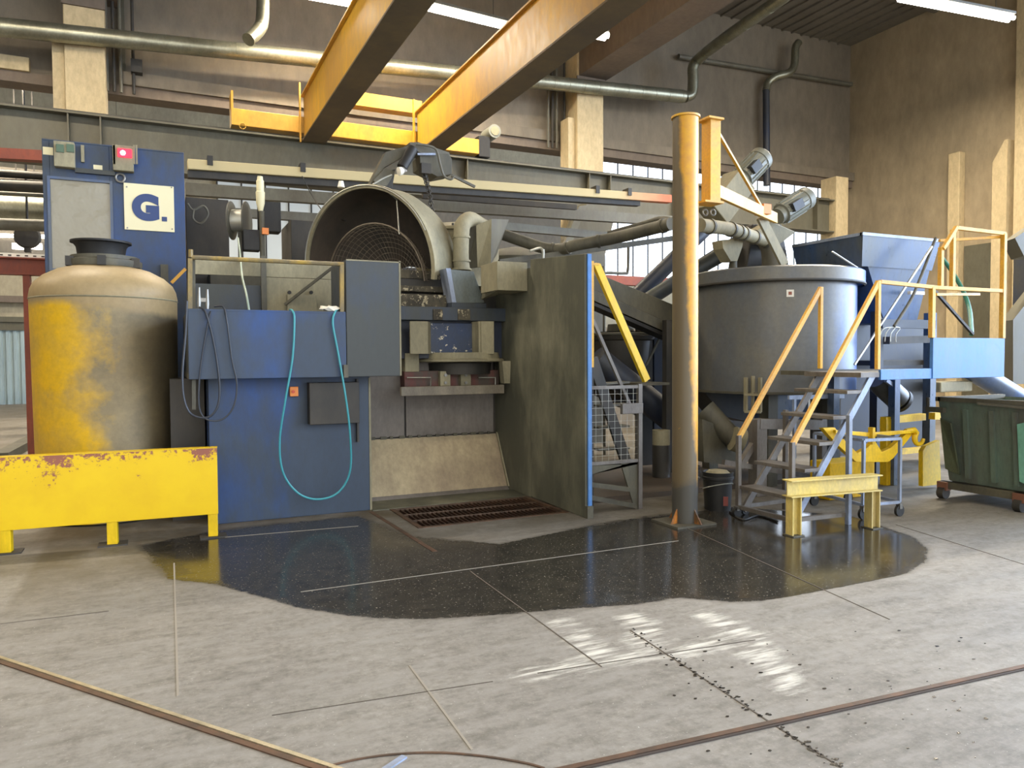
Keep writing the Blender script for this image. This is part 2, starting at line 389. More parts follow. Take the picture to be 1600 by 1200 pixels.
# far windows: wide strips of panes
def window(nm, px0, px1, z0, z1, Y, mat, step=.98, fr=dark, solidbars=(.0,)):
    x0, x1 = P(px0, 350, Y).x, P(px1, 350, Y).x
    root = MB().box(x0, x1, Y-.03, Y, z0, z1).build(nm, mat); struct(root)
    mm = MB(); x = x0
    while x < x1+.01: mm.box(x-.03, x+.03, Y-.09, Y-.03, z0, z1); x += step
    for z in (z0, z1): mm.box(x0, x1, Y-.09, Y-.031, z-.05, z+.05)
    mm.build('window_frame', fr, root); return root
window('window_1', 940, 1330, 5.9, 12.8, 34.35, day_em)
window('window_2', 340, 655, 5.9, 11, 34.35, day_dim)
# brick-brown blocks beside the middle window
m = MB(); x0, x1, _, _ = R(655, 280, 900, 400, 34.3); m.box(x0, x1, 34.2, 34.3, 5, 11); struct(m.build('trim_51', conc))
# far door of corrugated sheet
m = MB(); x0, x1, z0, z1 = R(-60, 516, 40, 632, 34.3); m.box(x0, x1, 34.22, 34.3, 0, z1)
k = x0
while k < x1: m.box(k, k+.12, 34.17, 34.22, 0, z1); k += .24
door = struct(m.build('door_1', corr)); m = MB(); m.box(x0-.2, x1+.3, 34.1, 34.3, z1, z1+.35); m.build('door_lintel', greybeam, door)
m = MB(); m.box(-12, 1.5, 34.05, 34.3, 3.9, 4.15); struct(m.build('trim_52', concB))
m = MB(); m.box(-12, 1.5, 34.02, 34.25, 3.15, 3.35); struct(m.build('trim_53', greybeam))
# daylight behind the camera side is simply the open hall; floor of the yard continues

def pillar(px0, px1, Y, lab, z1=ZR, brk=True, name='concrete_pillar'):
    x0, x1 = P(px0, 200, Y).x, P(px1, 200, Y).x
    o = thing(name, lab, 'pillar', ((x0+x1)/2, Y+.3, 0)); m = MB(); m.box(x0, x1, Y, Y+.6, 0, z1); m.build('shaft', plaster, o, .02)
    m = MB(); m.box(x0-.02, x1+.02, Y-.05, Y, 8.25, 8.6); m.build('bracket', concB, o)
    m = MB(); m.box(x0-.2, x0-.01, Y+.1, Y+.5, 0, 7.6); m.build('side_casing', plaster, o)
    return o
pillar(103, 167, 16.2, 'cream concrete pillar above the blue cabinet with duct passing its top')
pillar(902, 943, 16.2, 'cream concrete pillar right of the crane drive motor below the roof beam')
# conduits by the pillars
for px, lab in ((186, 'bundle of dark vertical conduits beside the cream pillar above the cabinet'), (868, 'bundle of dark vertical conduits left of the right cream pillar')):
    o = thing('conduit_bundle', lab, 'conduit', (P(px, 150, 16.5).x, 16.5, 0))
    m = MB(); x = P(px, 150, 16.6).x
    m.box(x-.0, x+.12, 16.84, 16.89, 7.4, ZR-.1); m.build('backing_tray', greybeam, o)
    for k in range(4): MB().cyl((x-.2+.12*k+(.1 if k == 3 else 0), 16.62, 6.9), (x-.2+.12*k+(.1 if k == 3 else 0), 16.62, ZR-.1), .03, seg=8).build('conduit', dark if k % 2 else greypipe, o)
    MB().box(x+.22, x+.42, 16.5, 16.7, 7.3, 7.55).build('junction_box', dark, o)

# wall ledges (horizontal sill bands seen under the panels)
for x0, x1, nm in ((-14, -2.1, 'trim_54'), (-.55, 9.2, 'trim_55'), (10.3, XR, 'trim_56')):
    m = MB(); m.box(x0, x1, WY-.2, WY+.02, 7.1, 7.35); struct(m.build(nm, plaster if x1 < 5 else conc))
# right wall posts
o = MB().box(XR-.25, XR-.005, *sorted((Q(1490, 300, XR).y, Q(1508, 300, XR).y)), 0, Q(1499, 237, XR-.2).z).build('concrete_post', plaster, bevel=.02)
tag(o, 'narrow concrete post on the right wall behind the yellow platform rail', 'post')
ya, yb = sorted((Q(1562, 400, XR).y, Q(1585, 400, XR).y))
zt = Q(1575, 218, XR-.3).z
m = MB(); m.prism([(XR-.36, ya, 0), (XR-.36, yb, 0), (XR-.36, yb, zt-.5), (XR-.36, yb-.3, zt), (XR-.36, ya, zt)], (.355, 0, 0))
tag(m.build('concrete_post', plaster), 'thick concrete post with cut corner near the right picture edge', 'post')
m = MB(); yc = Q(1586, 300, XR).y; m.box(XR-.3, XR-.005, 9.6, yc-.15, 0, ZR); tag(m.build('concrete_pillar', plaster), 'pale concrete pillar at the far right edge of the photo', 'pillar')
# shallow recess panel in right wall behind platform
m = MB(); y0, y1 = sorted((Q(1508, 450, XR).y, Q(1560, 450, XR).y)); m.box(XR-.06, XR, y0, y1, 0, Q(1530, 382, XR).z); struct(m.build('door_2', greybeam))

# roof beam of concrete, running towards the viewer
xb = P(902, 140, 16.2).x
m = MB(); m.box(xb+.05, xb+.85, -2, 16.9, 8.62, ZR); struct(m.build('trim_57', concB))
xl = P(103, 100, 16.2).x
m = MB(); m.box(xl, xl+.85, -2, 16.9, 8.62, ZR); struct(m.build('trim_58', concB))

# ================================================================== CRANE AND RUNWAY
RY = 15.7
zr = 6.12
XRB = P(1306, 350, 15.45).x-.01
o = thing('crane_runway_beam', 'long dark grey runway girder crossing the hall below the yellow crane', 'beam', (2, RY, zr-.9))
m = MB(); m.ibeam((-14, RY, zr-.47), (XRB, RY, zr-.47), .42, .92, .035); m.build('girder', greybeam, o)
for px in (110, 160, 726, 915, 948, 1052, 1270):
    x = P(px, 280, RY).x; m = MB(); m.box(x-.012, x+.012, RY-.19, RY-.02, zr-.9, zr-.04); m.build('stiffener', greybeam, o)
MB().box(-14, XRB, RY-.03, RY+.03, zr, zr+.06).build('rail', dark, o)

cr = thing('bridge_crane', 'yellow overhead bridge crane with two girders reaching over the viewer', 'crane', (4, 12, zr))
EY = RY
xg1, xg2 = P(493, 221, EY).x, P(671, 200, EY).x
def girder(x0, z0, z1, y0, y1, wf=.46):
    m = MB(); xw = x0
    m.box(xw-.0, xw+.02, y0, y1, z0+.03, z1-.03)                # near web
    m.box(xw+.36, xw+.38, y0, y1, z0+.03, z1-.03)
    m.box(xw-.06, xw-.04+wf, y0, y1, z1-.03, z1)
    m.box(xw, xw+.38, y0, y0+.02, z0, z1); m.box(xw, xw+.38, y1-.02, y1, z0, z1)
    return m
xa = P(475, 200, EY-.2).x; xb2 = P(652, 200, EY-.2).x
zb, zt_ = P(474, 221, EY-.2).z, P(471, 150, EY-.2).z
under = worn('shaded_girder_underside', (122, 104, 72), (96, 84, 66), .5, .8, .7)  # shade of the underside painted in as a darker girder colour
for x_ in (xa, xb2):
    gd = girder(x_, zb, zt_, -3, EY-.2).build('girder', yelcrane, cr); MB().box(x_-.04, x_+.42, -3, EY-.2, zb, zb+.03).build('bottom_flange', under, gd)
for x in (xa, xb2): MB().box(x-.09, x-.06+.0, EY-.24, EY-.16, zb-.02, zt_+.25).build('end_plate', yelcrane, cr)
# end carriage
xc0, xc1 = P(362, 190, EY).x, P(744, 220, EY).x
zc0 = zr+.1; zc1 = P(420, 176, EY-.15).z
m = MB(); m.box(xc0, xc1, EY-.17, EY+.17, zc0, zc1); m.build('end_carriage', yelcrane, cr, .01)
m = MB(); m.box(P(508, 140, EY).x, P(664, 160, EY).x, EY+.2, EY+.5, P(585, 168, EY+.2).z, P(585, 147, EY+.2).z); m.build('cross_beam', yelcrane, cr)
MB().box(xc0-.02, xc0+.02, EY-.19, EY+.19, zc0, P(361, 146, EY).z).build('buffer_plate', yelcrane, cr)
MB().torus(P(379, 197, EY-.18), .055, .008, (0, 1, 0)).build('wheel_cover', yelcrane, cr)
MB().box(xc1, xc1+.28, EY-.15, EY+.12, zc0-.05, zc0+.42).build('gear_case', black, cr, .02)
pm = P(770, 207, EY-.1); pn = P(748, 212, EY+.1)
MB().cyl(pm+V((0, -.12, 0)), pm+V((-.0, .35, 0)), .15, seg=20).build('drive_motor', castgrey, cr)
MB().cyl(pm+V((0, -.135, 0)), pm+V((0, -.12, 0)), .1, seg=20).build('fan_cover', dusty, cr)
for dx in (.1, .34, .58, .82): pass
# ================================================================== DUCTS
def duct(nm, lab, pts, r, seamstep=.55, mat=galv, n=6):
    o = thing(nm, lab, 'duct', pts[0]); path = smooth(pts, n) if len(pts) > 2 else [V(p) for p in pts]
    MB().tube(path, r, 18).build('duct_shell', mat, o)
    m = MB(); acc = 0
    for a, b in zip(path, path[1:]):
        L = (b-a).length; s_ = seamstep-acc
        while s_ < L:
            p = a+(b-a)*(s_/L); d = (b-a).normalized(); m.tube([p-d*.008, p+d*.008], r*1.035, 18); s_ += seamstep
        acc = (L-(s_-seamstep))
    if m.v: m.build('seam_rings', mat, o)
    return o
duct('ventilation_duct', 'long spiral galvanised duct running along the upper back wall', [P(-120, 30, 16.0), P(1068, 151, 16.0)], .165, .42)
p0 = P(1068, 151, 16.0); e1 = P(1081, 140, 16.0)
duct('ventilation_duct', 'galvanised duct rising and slanting up to the roof above the yellow column', [P(1070, 152, 16.0), P(1081, 146, 16), P(1083, 125, 16), P(1083, 105, 16), P(1092, 92, 15.9), P(1130, 62, 14.6), P(1215, 2, 12.5), P(1270, -40, 11.5)], .14, .9)
duct('ventilation_duct', 'short elbowed duct stub hanging near the upper left crane girder', [P(411, -20, 15), P(410, 30, 15), P(404, 47, 14.9), P(388, 62, 14.7)], .12, .8)
duct('downpipe', 'thin pipe with a double bend dropping down the back wall at right', [P(1248, 66, 16.4), P(1243, 75, 16.4), P(1241, 102, 16.4), P(1232, 114, 16.4), P(1212, 120, 16.5), P(1200, 130, 16.6), P(1197, 142, 16.6)], .11, 5)
MB().cyl(P(1197, 138, 16.6), P(1198, 290, 16.6), .1, seg=12).build('x', darkblue)
o = bpy.data.objects['x']; o.name = 'downpipe'; tag(o, 'straight dark blue downpipe on the back wall below the double bend', 'pipe')
tag(MB().tube([P(1060, 88, 16.75), P(1330, 132, 16.75)], .07, 8).build('wall_pipe', greypipe), 'thin horizontal pipe high on the back wall beside the right corner', 'pipe')
# far bay ducts and services at the left
far = [((-40, 322), (80, 328), 24, .42, galv, 'fat round duct in the far bay left of the blue cabinet', 'ventilation_duct'),
       ((-40, 268), (80, 276), 22, .1, dark, 'thin dark service pipe in the far bay, topmost at left', 'service_pipe'),
       ((-40, 288), (80, 293), 22, .16, dark, 'thick dark service pipe above the fat duct at left', 'service_pipe'),
       ((-40, 349), (80, 353), 21, .14, greypipe, 'grey service pipe below the fat duct at left', 'service_pipe'),
       ((-40, 300), (80, 306), 21, .05, greypipe, 'slim grey pipe just above the fat duct at left', 'service_pipe')]
for a, b, Y, r_, mt, lab, nm in far: tag(MB().cyl(P(*a, Y), P(*b, Y), r_, seg=14).build(nm, mt), lab, 'pipe')
m = MB()
m.box(P(-60, 300, 25).x, P(75, 300, 25).x, 25, 25.2, P(20, 395, 25).z, P(20, 262, 25).z); struct(m.build('wall_inner', deck))

# ================================================================== LAMPS
def lamp(p0, p1, lab, r=.045, power=200, grp='ceiling strip lamps'):
    p0, p1 = V(p0), V(p1); c_ = (p0+p1)/2; L = (p1-p0).length; o = thing('strip_lamp', lab, 'lamp', c_, grp)
    d = (p1-p0).normalized(); sd = V((-d.y, d.x, 0))
    m = MB(); m.bar(p0+V((0, 0, .09)), p1+V((0, 0, .09)), .22, .05); m.build('housing', greypipe, o)
    for k in (-1, 1): MB().cyl(p0+sd*.06*k, p1+sd*.06*k, r, seg=8).build('tube', tube_em, o)
    a = area('lamp_light', (0, 0, -.08), L, .25, power, (1, .86, .66), (0, 0, math.atan2(d.y, d.x))); a.parent = o
    for k in (.15, .85): q = p0.lerp(p1, k); MB().cyl(q+V((0, 0, .1)), (q.x, q.y, ZR+(1.8 if q.y > 17.2 else 0)), .008, seg=6).build('hanger', dark, o)
    return o
HL = 8.6
lamp(G(655, 8, HL), G(790, 41, HL), 'strip lamp seen between the two yellow crane girders', power=300)
lamp(G(440, -14, HL), G(552, 6, HL), 'strip lamp at the top edge left of the first crane girder', power=300)
lamp(G(1408, -3, HL), G(1580, 30, HL), 'strip lamp in front of the bare right wall', power=800)
q = G(940, 56, 8.3); lamp(q+V((-.12, 0, 0)), q+V((.12, 0, 0)), 'small bright lamp beside the concrete roof beam', r=.06, power=60)
n_ = 0  # unseen strip lamps added to light the hall and far bay
for x, y, pw, wh in ((-7, 12, 300, 'far left in front of the back wall'), (-2, 11.5, 300, 'over the blue cabinet and tank'), (-6, 5, 120, 'over the left floor in front of the barrier'), (0.5, 4.0, 110, 'over the puddle'), (6.5, 4.6, 130, 'over the steps and beam stand'), (3.6, -2, 120, 'behind the viewer'), (11.5, 9.5, 260, 'over the feed hopper'), (-4, 22, 900, 'in the far bay behind the cabinet'), (4, 25, 420, 'in the far bay behind the hood'), (12, 25, 420, 'in the far bay near the windows'), (-2, 29, 420, 'furthest back in the far bay')):
    z = 8.6 if y < 20 else 9.5
    n_ += 1; lamp((x-1.2, y, z), (x+1.2, y, z), 'unseen strip lamp added '+wh, power=pw)
# two small far lights with a dark bracket between, left edge
for px in (27, 55):
    tag(MB().box(P(px-8, 383, 24).x, P(px+10, 383, 24).x, 24, 24.1, P(px, 389, 24).z, P(px, 380, 24).z).build('far_lamp', tube_em), 'bright far lamp left of the hanging dark bracket' if px < 40 else 'bright far lamp right of the hanging dark bracket', 'lamp')
tag(MB().cyl(P(-30, 367, 24.3), P(75, 370, 24.3), .05, seg=8).build('far_strip_lamp', tube_em), 'long thin far lamp line at the left picture edge', 'lamp')
for ob_ in [q_ for q_ in bpy.data.objects if q_.name.startswith('far_lamp')]: MB().box(ob_.location.x-.015, ob_.location.x+.015, 24.03, 24.06, P(40, 381, 24).z, ZR+1.8).build('hanger', dark, ob_)
m = MB(); m.lathe(P(43, 370, 22), [(0, -.2), (.26, -.18), (.3, 0), (.26, .18), (0, .2)], (0, 1, 0), 20); m.cyl(P(43, 362, 22), (P(43, 362, 22).x, 22, ZR+1.8), .03, seg=6); m.box(P(38, 385, 22).x, P(48, 385, 22).x, 21.9, 22.1, P(43, 394, 22).z, P(43, 375, 22).z)
tag(m.build('hanging_bracket', dark), 'dark round bracket between the two far lamps at left', 'bracket')

# ================================================================== LEFT: RED PORTAL
o = thing('red_portal_frame', 'red oxide steel frame left of the yellow tank with a perforated rail on top', 'frame', (G(45, 700).x, 12.6, 0))
Yp = 12.6
x1 = P(52, 560, Yp).x
m = MB(); m.box(P(39, 560, Yp).x, P(50, 560, Yp).x, Yp, Yp+.18, 0, P(45, 430, Yp).z); m.build('post', redsteel, o)
m = MB(); m.ibeam((-6, Yp+.05, P(35, 416, Yp).z), (P(78, 416, Yp).x, Yp+.05, P(35, 416, Yp).z), .18, P(35, 403, Yp).z-P(35, 430, Yp).z, .02); m.build('beam', redsteel, o)
m = MB(); m.box(-6, P(76, 398, Yp).x, Yp, Yp+.1, P(35, 403, Yp).z, P(35, 396, Yp).z); rr = m.build('perforated_rail', white, o)
m = MB(); xx = -5.9
while xx < 0: m.box(xx, xx+.04, Yp-.004, Yp, P(35, 400.5, Yp).z, P(35, 398.5, Yp).z); xx += .1
m.build('slots', dark, rr)
m = MB(); m.bar(G(0, 722), G(52, 693), .25, .3); tag(m.build('floor_channel', grime), 'dirty steel channel on the floor beside the red post', 'channel')

# ================================================================== BLUE CABINET
CY = 10.6
x0, x1 = P(68, 330, CY).x, P(289, 330, CY).x; zt = P(180, 230, CY).z
o = thing('blue_control_cabinet', 'tall blue steel cabinet with a window and logo plate behind the yellow tank', 'cabinet', ((x0+x1)/2, CY+.7, 0))
wx0, wx1, wz0, wz1 = R(80, 283, 173, 421, CY)
m = MB(); m.box(x0, wx0, CY, CY+.05, 0, zt); m.box(wx1, x1, CY, CY+.05, 0, zt); m.box(wx0, wx1, CY, CY+.05, wz1, zt); m.box(wx0, wx1, CY, CY+.05, 0, wz0)
m.box(x0, x0+.05, CY+.05, CY+1.4, 0, zt); m.box(x1-.05, x1, CY+.05, CY+1.4, 0, zt); m.box(x0, x1, CY+1.4, CY+1.45, 0, zt); m.box(x0, x1, CY, CY+1.45, zt, zt+.02)
m.build('body', blue, o, .004)
t = NT('crumpled_plastic_window'); nb = t.noise(t.coord((1, 1, 1)), 3.5, 3, .5)
t.b.inputs['Base Color'].default_value = (*lin((132, 126, 106)), 1); t.b.inputs['Roughness'].default_value = .2; t.b.inputs['Coat Weight'].default_value = .6; t.bump(nb, .6, .07)
m = MB(); m.box(wx0, wx1, CY+.012, CY+.02, wz0, wz1); m.build('window_pane', t.m, o)
m = MB(); e = .03
m.box(wx0-e, wx1+e, CY-.015, CY, wz1, wz1+e); m.box(wx0-e, wx1+e, CY-.015, CY, wz0-e, wz0); m.box(wx0-e, wx0, CY-.015, CY, wz0, wz1); m.box(wx1, wx1+e, CY-.015, CY, wz0, wz1); m.build('window_frame', blueR, o)
def plate(x0, y0, x1, y1, Y, mat, nm, par, th=.02, bev=0):
    a, b, c_, d = R(x0, y0, x1, y1, Y); return MB().box(a, b, Y-th, Y, c_, d).build(nm, mat, par, bev)
lp = plate(194, 289, 272, 361, CY, cream, 'logo_plate', o, .02, .003)
def text(body, px, py, h, Y, mat, parent, nm, bold=.02):
    cu = bpy.data.curves.new('t', 'FONT'); cu.body = body; cu.size = h; cu.align_x = 'CENTER'; cu.align_y = 'CENTER'; cu.extrude = .003; cu.offset = bold
    ob = bpy.data.objects.new('t', cu); COL.objects.link(ob); me = bpy.data.meshes.new_from_object(ob.evaluated_get(bpy.context.evaluated_depsgraph_get()))
    bpy.data.objects.remove(ob); me.materials.append(mat); n_ = bpy.data.objects.new(nm, me); COL.objects.link(n_)
    base = V((0, 0, 0)); p = parent
    while p is not None: base = base+p.location; p = p.parent
    n_.parent = parent; n_.rotation_euler = (PI/2, 0, 0); n_.location = P(px, py, Y)-base; return n_
text('G', 228, 326, .40, CY-.024, logoblue, lp, 'logo_letter', .03)
a, b, c_, d = R(253, 339, 261, 346, CY-.02); MB().box(a, b, CY-.028, CY-.021, c_, d).build('logo_dot', logoblue, lp)
for px, py in ((198, 292), (268, 293), (199, 356), (269, 358)): MB().cyl(P(px, py, CY-.021), P(px, py, CY-.021)+V((0, -.006, 0)), .01, seg=8).build('rivet', steel, lp)
for px, py, lit in ((102, 243, 0), (193, 249, 1)):
    s = plate(px-16, py-18, px+16, py+21, CY, dusty, 'signal_lamp_lit' if lit else 'signal_lamp_unlit', o, .12, .006)
    if lit:
        plate(px-9, py-16, px+13, py-3, CY-.12, redlit, 'red_lens', s, .02); p_ = P(px-1, py-10, CY-.14); MB().cyl(p_, p_+V((0, -.015, 0)), .028, seg=12).build('bulb', hot_em, s)
        for dx in (-15, 16, 20): plate(px+dx-1, py-22, px+dx+2, py+8, CY-.1, dusty, 'guard_bar', s, .02)
    else:
        for dx in (-8, 8): plate(px+dx-6, py-17, px+dx+6, py-5, CY-.12, palelens, 'lens', s, .02)
plate(67, 230, 83, 242, CY, cream, 'sticker', o, .006); plate(127, 228, 132, 254, CY, dusty, 'bracket', o, .04); plate(146, 258, 160, 265, CY, cream, 'sticker', o, .004)
plate(118, 266, 180, 273, CY, bluedark, 'ledge', o, .05)
MB().torus(P(188, 278, CY-.03), .05, .014, (0, 1, 0)).build('cable_gland', steel, o)
plate(251, 414, 263, 445, CY, grime, 'cable_duct', o, .06)

# ================================================================== YELLOW TANK
TY = 9.35
cx = P(166, 500, TY).x; c0 = V((cx, TY, 0)); rT = (P(283, 500, TY).x-P(48, 500, TY).x)/2*.985
zs, ztop = P(166, 462, TY).z, P(166, 424, TY).z-.05
t = NT('tank_coating'); c = t.coord((1, 1, 1)); sx = t.new('ShaderNodeSeparateXYZ'); t.link(c, sx.inputs[0])
nA = t.noise(c, 1.4, 8, .65); fine = t.noise(c, 16, 6, .7)
fx = t.math('ADD', t.math('MULTIPLY', sx.outputs[0], .62), nA)           # clean yellow side, dusty other side
zz = t.math('ADD', sx.outputs[2], t.math('MULTIPLY', nA, .25))
mk = t.ramp(fx, .3, .52); topd = t.ramp(t.math('ADD', zz, t.math('MULTIPLY', sx.outputs[0], .1)), zs-.08, zs+.0)
dustc = t.mix(t.ramp(t.noise(c, 2.6, 6, .6), .3, .7), lin((156, 140, 104)), lin((122, 112, 88)))
darkp = t.ramp(t.math('ADD', sx.outputs[0], t.math('MULTIPLY', nA, .5)), .45, .8); dustc = t.mix(darkp, dustc, lin((92, 84, 66)))
ycol = t.mix(t.ramp(t.noise(c, 3, 7, .65), .4, .7), lin((222, 176, 16)), lin((196, 160, 60)))
col = t.mix(mk, ycol, dustc); col = t.mix(topd, col, lin((156, 136, 98)))
col = t.mix(1.0, col, t.ramp(fine, .2, .8, (.78, .78, .78), (1.1, 1.1, 1.1)), 'MULTIPLY')
t.link(col, t.b.inputs['Base Color']); t.b.inputs['Roughness'].default_value = .5; t.bump(fine, .12, .004)
o = thing('storage_tank', 'large round yellow tank coated with grey dust behind the yellow barrier', 'tank', c0)
H1 = P(166, 470, TY).z
m = MB(); pr = [(0, .02), (rT*.965, .02), (rT*.965, .2), (rT, H1-.0), (rT*1.005, H1+.02), (rT*.985, H1+.1), (rT*.94, H1+.17), (rT*.82, H1+.25), (rT*.64, H1+.32), (rT*.44, H1+.365), (0, H1+.37)]
m.lathe(c0, pr, seg=64); m.build('shell', t.m, o)
MB().lathe(c0, [(rT*.998, H1-.012), (rT*1.012, H1), (rT*.998, H1+.012)], seg=64).build('seam_band', dusty, o)
zn = H1+.355
MB().lathe(c0, [(0, zn), (.36, zn), (.37, zn+.03), (.37, zn+.07), (.33, zn+.08), (.33, zn+.12), (0, zn+.12)], seg=32).build('flange_ring', grime, o)
for k in range(6): a = k*PI/3+.5; q = c0+V((math.cos(a)*.36, math.sin(a)*.36, zn+.045)); MB().box(q.x-.04, q.x+.04, q.y-.04, q.y+.04, q.z-.05, q.z+.05).build('clamp_block', dark, o)
z2 = zn+.12; z3 = P(157, 378, TY).z
MB().lathe(c0+V((-.03, 0, 0)), [(0, z2), (.23, z2), (.245, z2+.1), (.27, z3-.03), (.3, z3-.02), (.3, z3), (.28, z3), (.26, z2+.12), (0, z2+.11)], seg=32).build('rubber_collar', black, o)
MB().lathe(c0+V((-.03, 0, 0)), [(0, z3-.06), (.26, z3-.03), (.2, z3+.0), (.1, z3+.01), (0, z3+.015)], seg=20).build('liner_bag', white, o)
m = MB(); m.bar(P(268, 442, 9.9), P(290, 420, 9.9), .035); tag(m.build('pull_lever', yelrail), 'short yellow lever slanting between the tank and the rail post', 'lever')

# ================================================================== YELLOW BARRIER
by = 7.62
g1, g3 = G(-40, 866), G(335, 839)
o = thing('safety_barrier', 'low bright yellow steel barrier plate in front of the tank', 'barrier', (g1+g3)/2)
A = G(8, 866); B = G(333, 840); dirv = (B-A).normalized(); nrm = V((-dirv.y, dirv.x, 0))
s1 = A-dirv*1.2; s2 = A+dirv*((G(342, 838)-A).dot(dirv))
def hz(px, py): # height on barrier plane
    d = ray(px, py); k = (A-CAM).dot(nrm)/d.dot(nrm); return (CAM+d*k).z
zA, zB = hz(338, 803), hz(338, 700); zA0, zB0 = hz(0, 832), hz(0, 716)
m = MB(); th = nrm*.012
t = NT('yellow_barrier_plate'); c = t.coord((1, 1, 1)); sx = t.new('ShaderNodeSeparateXYZ'); t.link(c, sx.inputs[0]); nA = t.noise(c, 2.2, 5, .6); nB = t.noise(c, 26, 6, .75)
top = t.ramp(sx.outputs[2], .50, .86); wear = t.math('ADD', t.math('MULTIPLY', nA, .55), t.math('ADD', t.math('MULTIPLY', nB, .5), t.math('MULTIPLY', top, .16)))
col = t.mix(t.ramp(nA, .4, .7), lin((224, 186, 0)), lin((214, 172, 0))); col = t.mix(t.ramp(wear, .665, .69), col, lin((142, 84, 66))); t.link(col, t.b.inputs['Base Color']); t.b.inputs['Roughness'].default_value = .38
m.prism([s1+V((0, 0, zA0)), s2+V((0, 0, zA)), s2+V((0, 0, zB)), s1+V((0, 0, zB0))], nrm*.012); m.build('plate', t.m, o, .002)
m = MB(); m.bar(s1+nrm*.05+V((0, 0, zB0+.004)), s2+nrm*.05+V((0, 0, zB+.004)), .1, .008); m.build('top_flange', yellow, o)
for px, py in ((8, 866), (175, 853), (333, 840)):
    g = G(px, py); k = (g-A).dot(dirv); q = A+dirv*k+nrm*.05
    leg = MB(); leg.bar(q, q+V((0, 0, zA0+.05)), .085, .085, nrm); lo = leg.build('leg', yellow, o, .003)
    MB().box(q.x-.12, q.x+.12, q.y-.09, q.y+.09, 0, .012).build('foot_plate', dark, lo)

# ================================================================== BLUE MACHINE
BX0, BX1 = G(325, 822).x+.0, 2.11
BY = 8.2; PY = 7.88
o = thing('blue_machine_housing', 'large blue steel machine housing with overhanging operator platform', 'machine', (1.3, 8.8, 0)); MH = o
x0 = P(327, 700, BY).x; x1 = P(579, 700, BY).x; zb = P(420, 487, PY).z; za = P(420, 591, PY).z
MB().box(x0, x1, BY, BY+1.3, .0, za).build('lower_body', blue, o, .006)
px0, px1 = P(294, 540, PY).x, P(541, 540, PY).x; px2 = P(626, 500, PY).x; zt2 = P(583, 408, PY).z
m = MB(); m.box(px0, px1, PY, PY+.04, za, zb); m.box(px0, px1, PY, PY+.06, zb-.01, zb+.015); m.build('platform_panel', blue, o, .004)
MB().box(px0, px1, PY+.04, PY+1.5, za, za+.06).build('platform_deck', grime, o)
MB().box(px1+.005, px2, PY, PY+.75, za, zt2).build('side_cabinet', bluedark, o, .006)
MB().box(px0, px0+.04, PY+.05, PY+1.5, za+.06, zb).build('platform_side_panel', bluedark, o)
# interior back of platform
YB = PY+1.5
m = MB(); a, b, c_, d = R(300, 445, 412, 495, YB); m.box(a, b, YB-.04, YB, za, d); m.build('inner_panel', bluedark, o)
m = MB(); a, b, c_, d = R(413, 436, 540, 495, YB); m.box(a, b, YB-.04, YB, za, d); m.build('inner_panel', dusty, o)
m = MB(); a, b, c_, d = R(300, 405, 540, 433, YB+.1); m.box(a, b, YB+.06, YB+.1, c_, d); m.build('inner_cross_panel', dusty, o)
m = MB(); a, b, c_, d = R(448, 461, 494, 496, YB-.05); m.box(a, b, YB-.1, YB-.05, c_, d); m.build('hatch', dusty, o, .004)
for px in (452, 486): MB().cyl(P(px, 457, YB-.05), P(px, 457, YB-.05)+V((0, -.02, 0)), .022, seg=10).build('hole_plug', black, o)
m = MB(); m.bar(P(445, 476, YB-.1), P(530, 410, YB-.4), .03, .03); m.build('diagonal_brace', grime, o)
m = MB(); a = P(412, 440, YB-.1); m.box(a.x-.03, a.x+.03, a.y-.03, a.y+.03, za, P(412, 402, YB).z); m.build('inner_post', grime, o)
# dark box left of the lower body
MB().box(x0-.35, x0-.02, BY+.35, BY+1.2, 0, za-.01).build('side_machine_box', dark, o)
# parts on body
e = plate(480, 597, 557, 661, BY, dark, 'dark_junction_box', o, .14, .006)
for px in (555, 555): pass
plate(556, 592, 559, 690, BY, dark, 'conduit', o, .05)
eb = plate(452, 604, 465, 619, BY, orange, 'emergency_button_box', o, .05, .004)
p_ = P(458, 612, BY-.05); MB().cyl(p_, p_+V((0, -.02, 0)), .016, seg=12).build('button', plain('red_button', (200, 70, 40), .4), eb)
plate(536, 570, 543, 590, PY, grime, 'hinge_lug', o, .04)
plate(624, 408, 626.5, 587, PY, dusty, 'worn_edge_strip', o, .004)
plate(541, 407, 626, 409, PY, dusty, 'worn_edge_strip', o, .004)
plate(577, 590, 580, 800, BY-.003, dusty, 'worn_edge_strip', o, .004)
# yellow rail on the platform
rl = thing('platform_guard_rail', 'thin yellow stained guard rail above the blue platform panel', 'rail', (px0, PY+.05, zb))
MB().tube([P(299, 402, PY+.03), P(537, 413, PY+.03)], .022, 8).build('top_rail', railgrime, rl)
for p0_, p1_ in (((297, 404), (297, 486)), ((534, 413), (534, 488))): MB().bar(P(*p0_, PY+.03), P(*p1_, PY+.03), .04, .04).build('post', railgrime, rl)
MB().bar(P(302, 402, PY+.1), P(303, 640, PY+.1), .035).build('conduit', grime, rl)
MB().cyl(P(298, 390, PY+.03), P(298, 402, PY+.03), .022, seg=8).build('post_cap', railgrime, rl)
for px in (311, 324):
    m = MB(); a = P(px, 490, PY+.06); b_ = P(px, 448+px % 5, PY+.06); m.tube([a, a.lerp(b_, .4), b_], [.012, .02, .01], 8); m.build('tap', steel, rl)
MB().box(*R(312, 466, 324, 472, PY+.08)[:2], PY+.05, PY+.1, *R(312, 466, 324, 472, PY+.08)[2:]).build('tap_manifold', steel, rl)
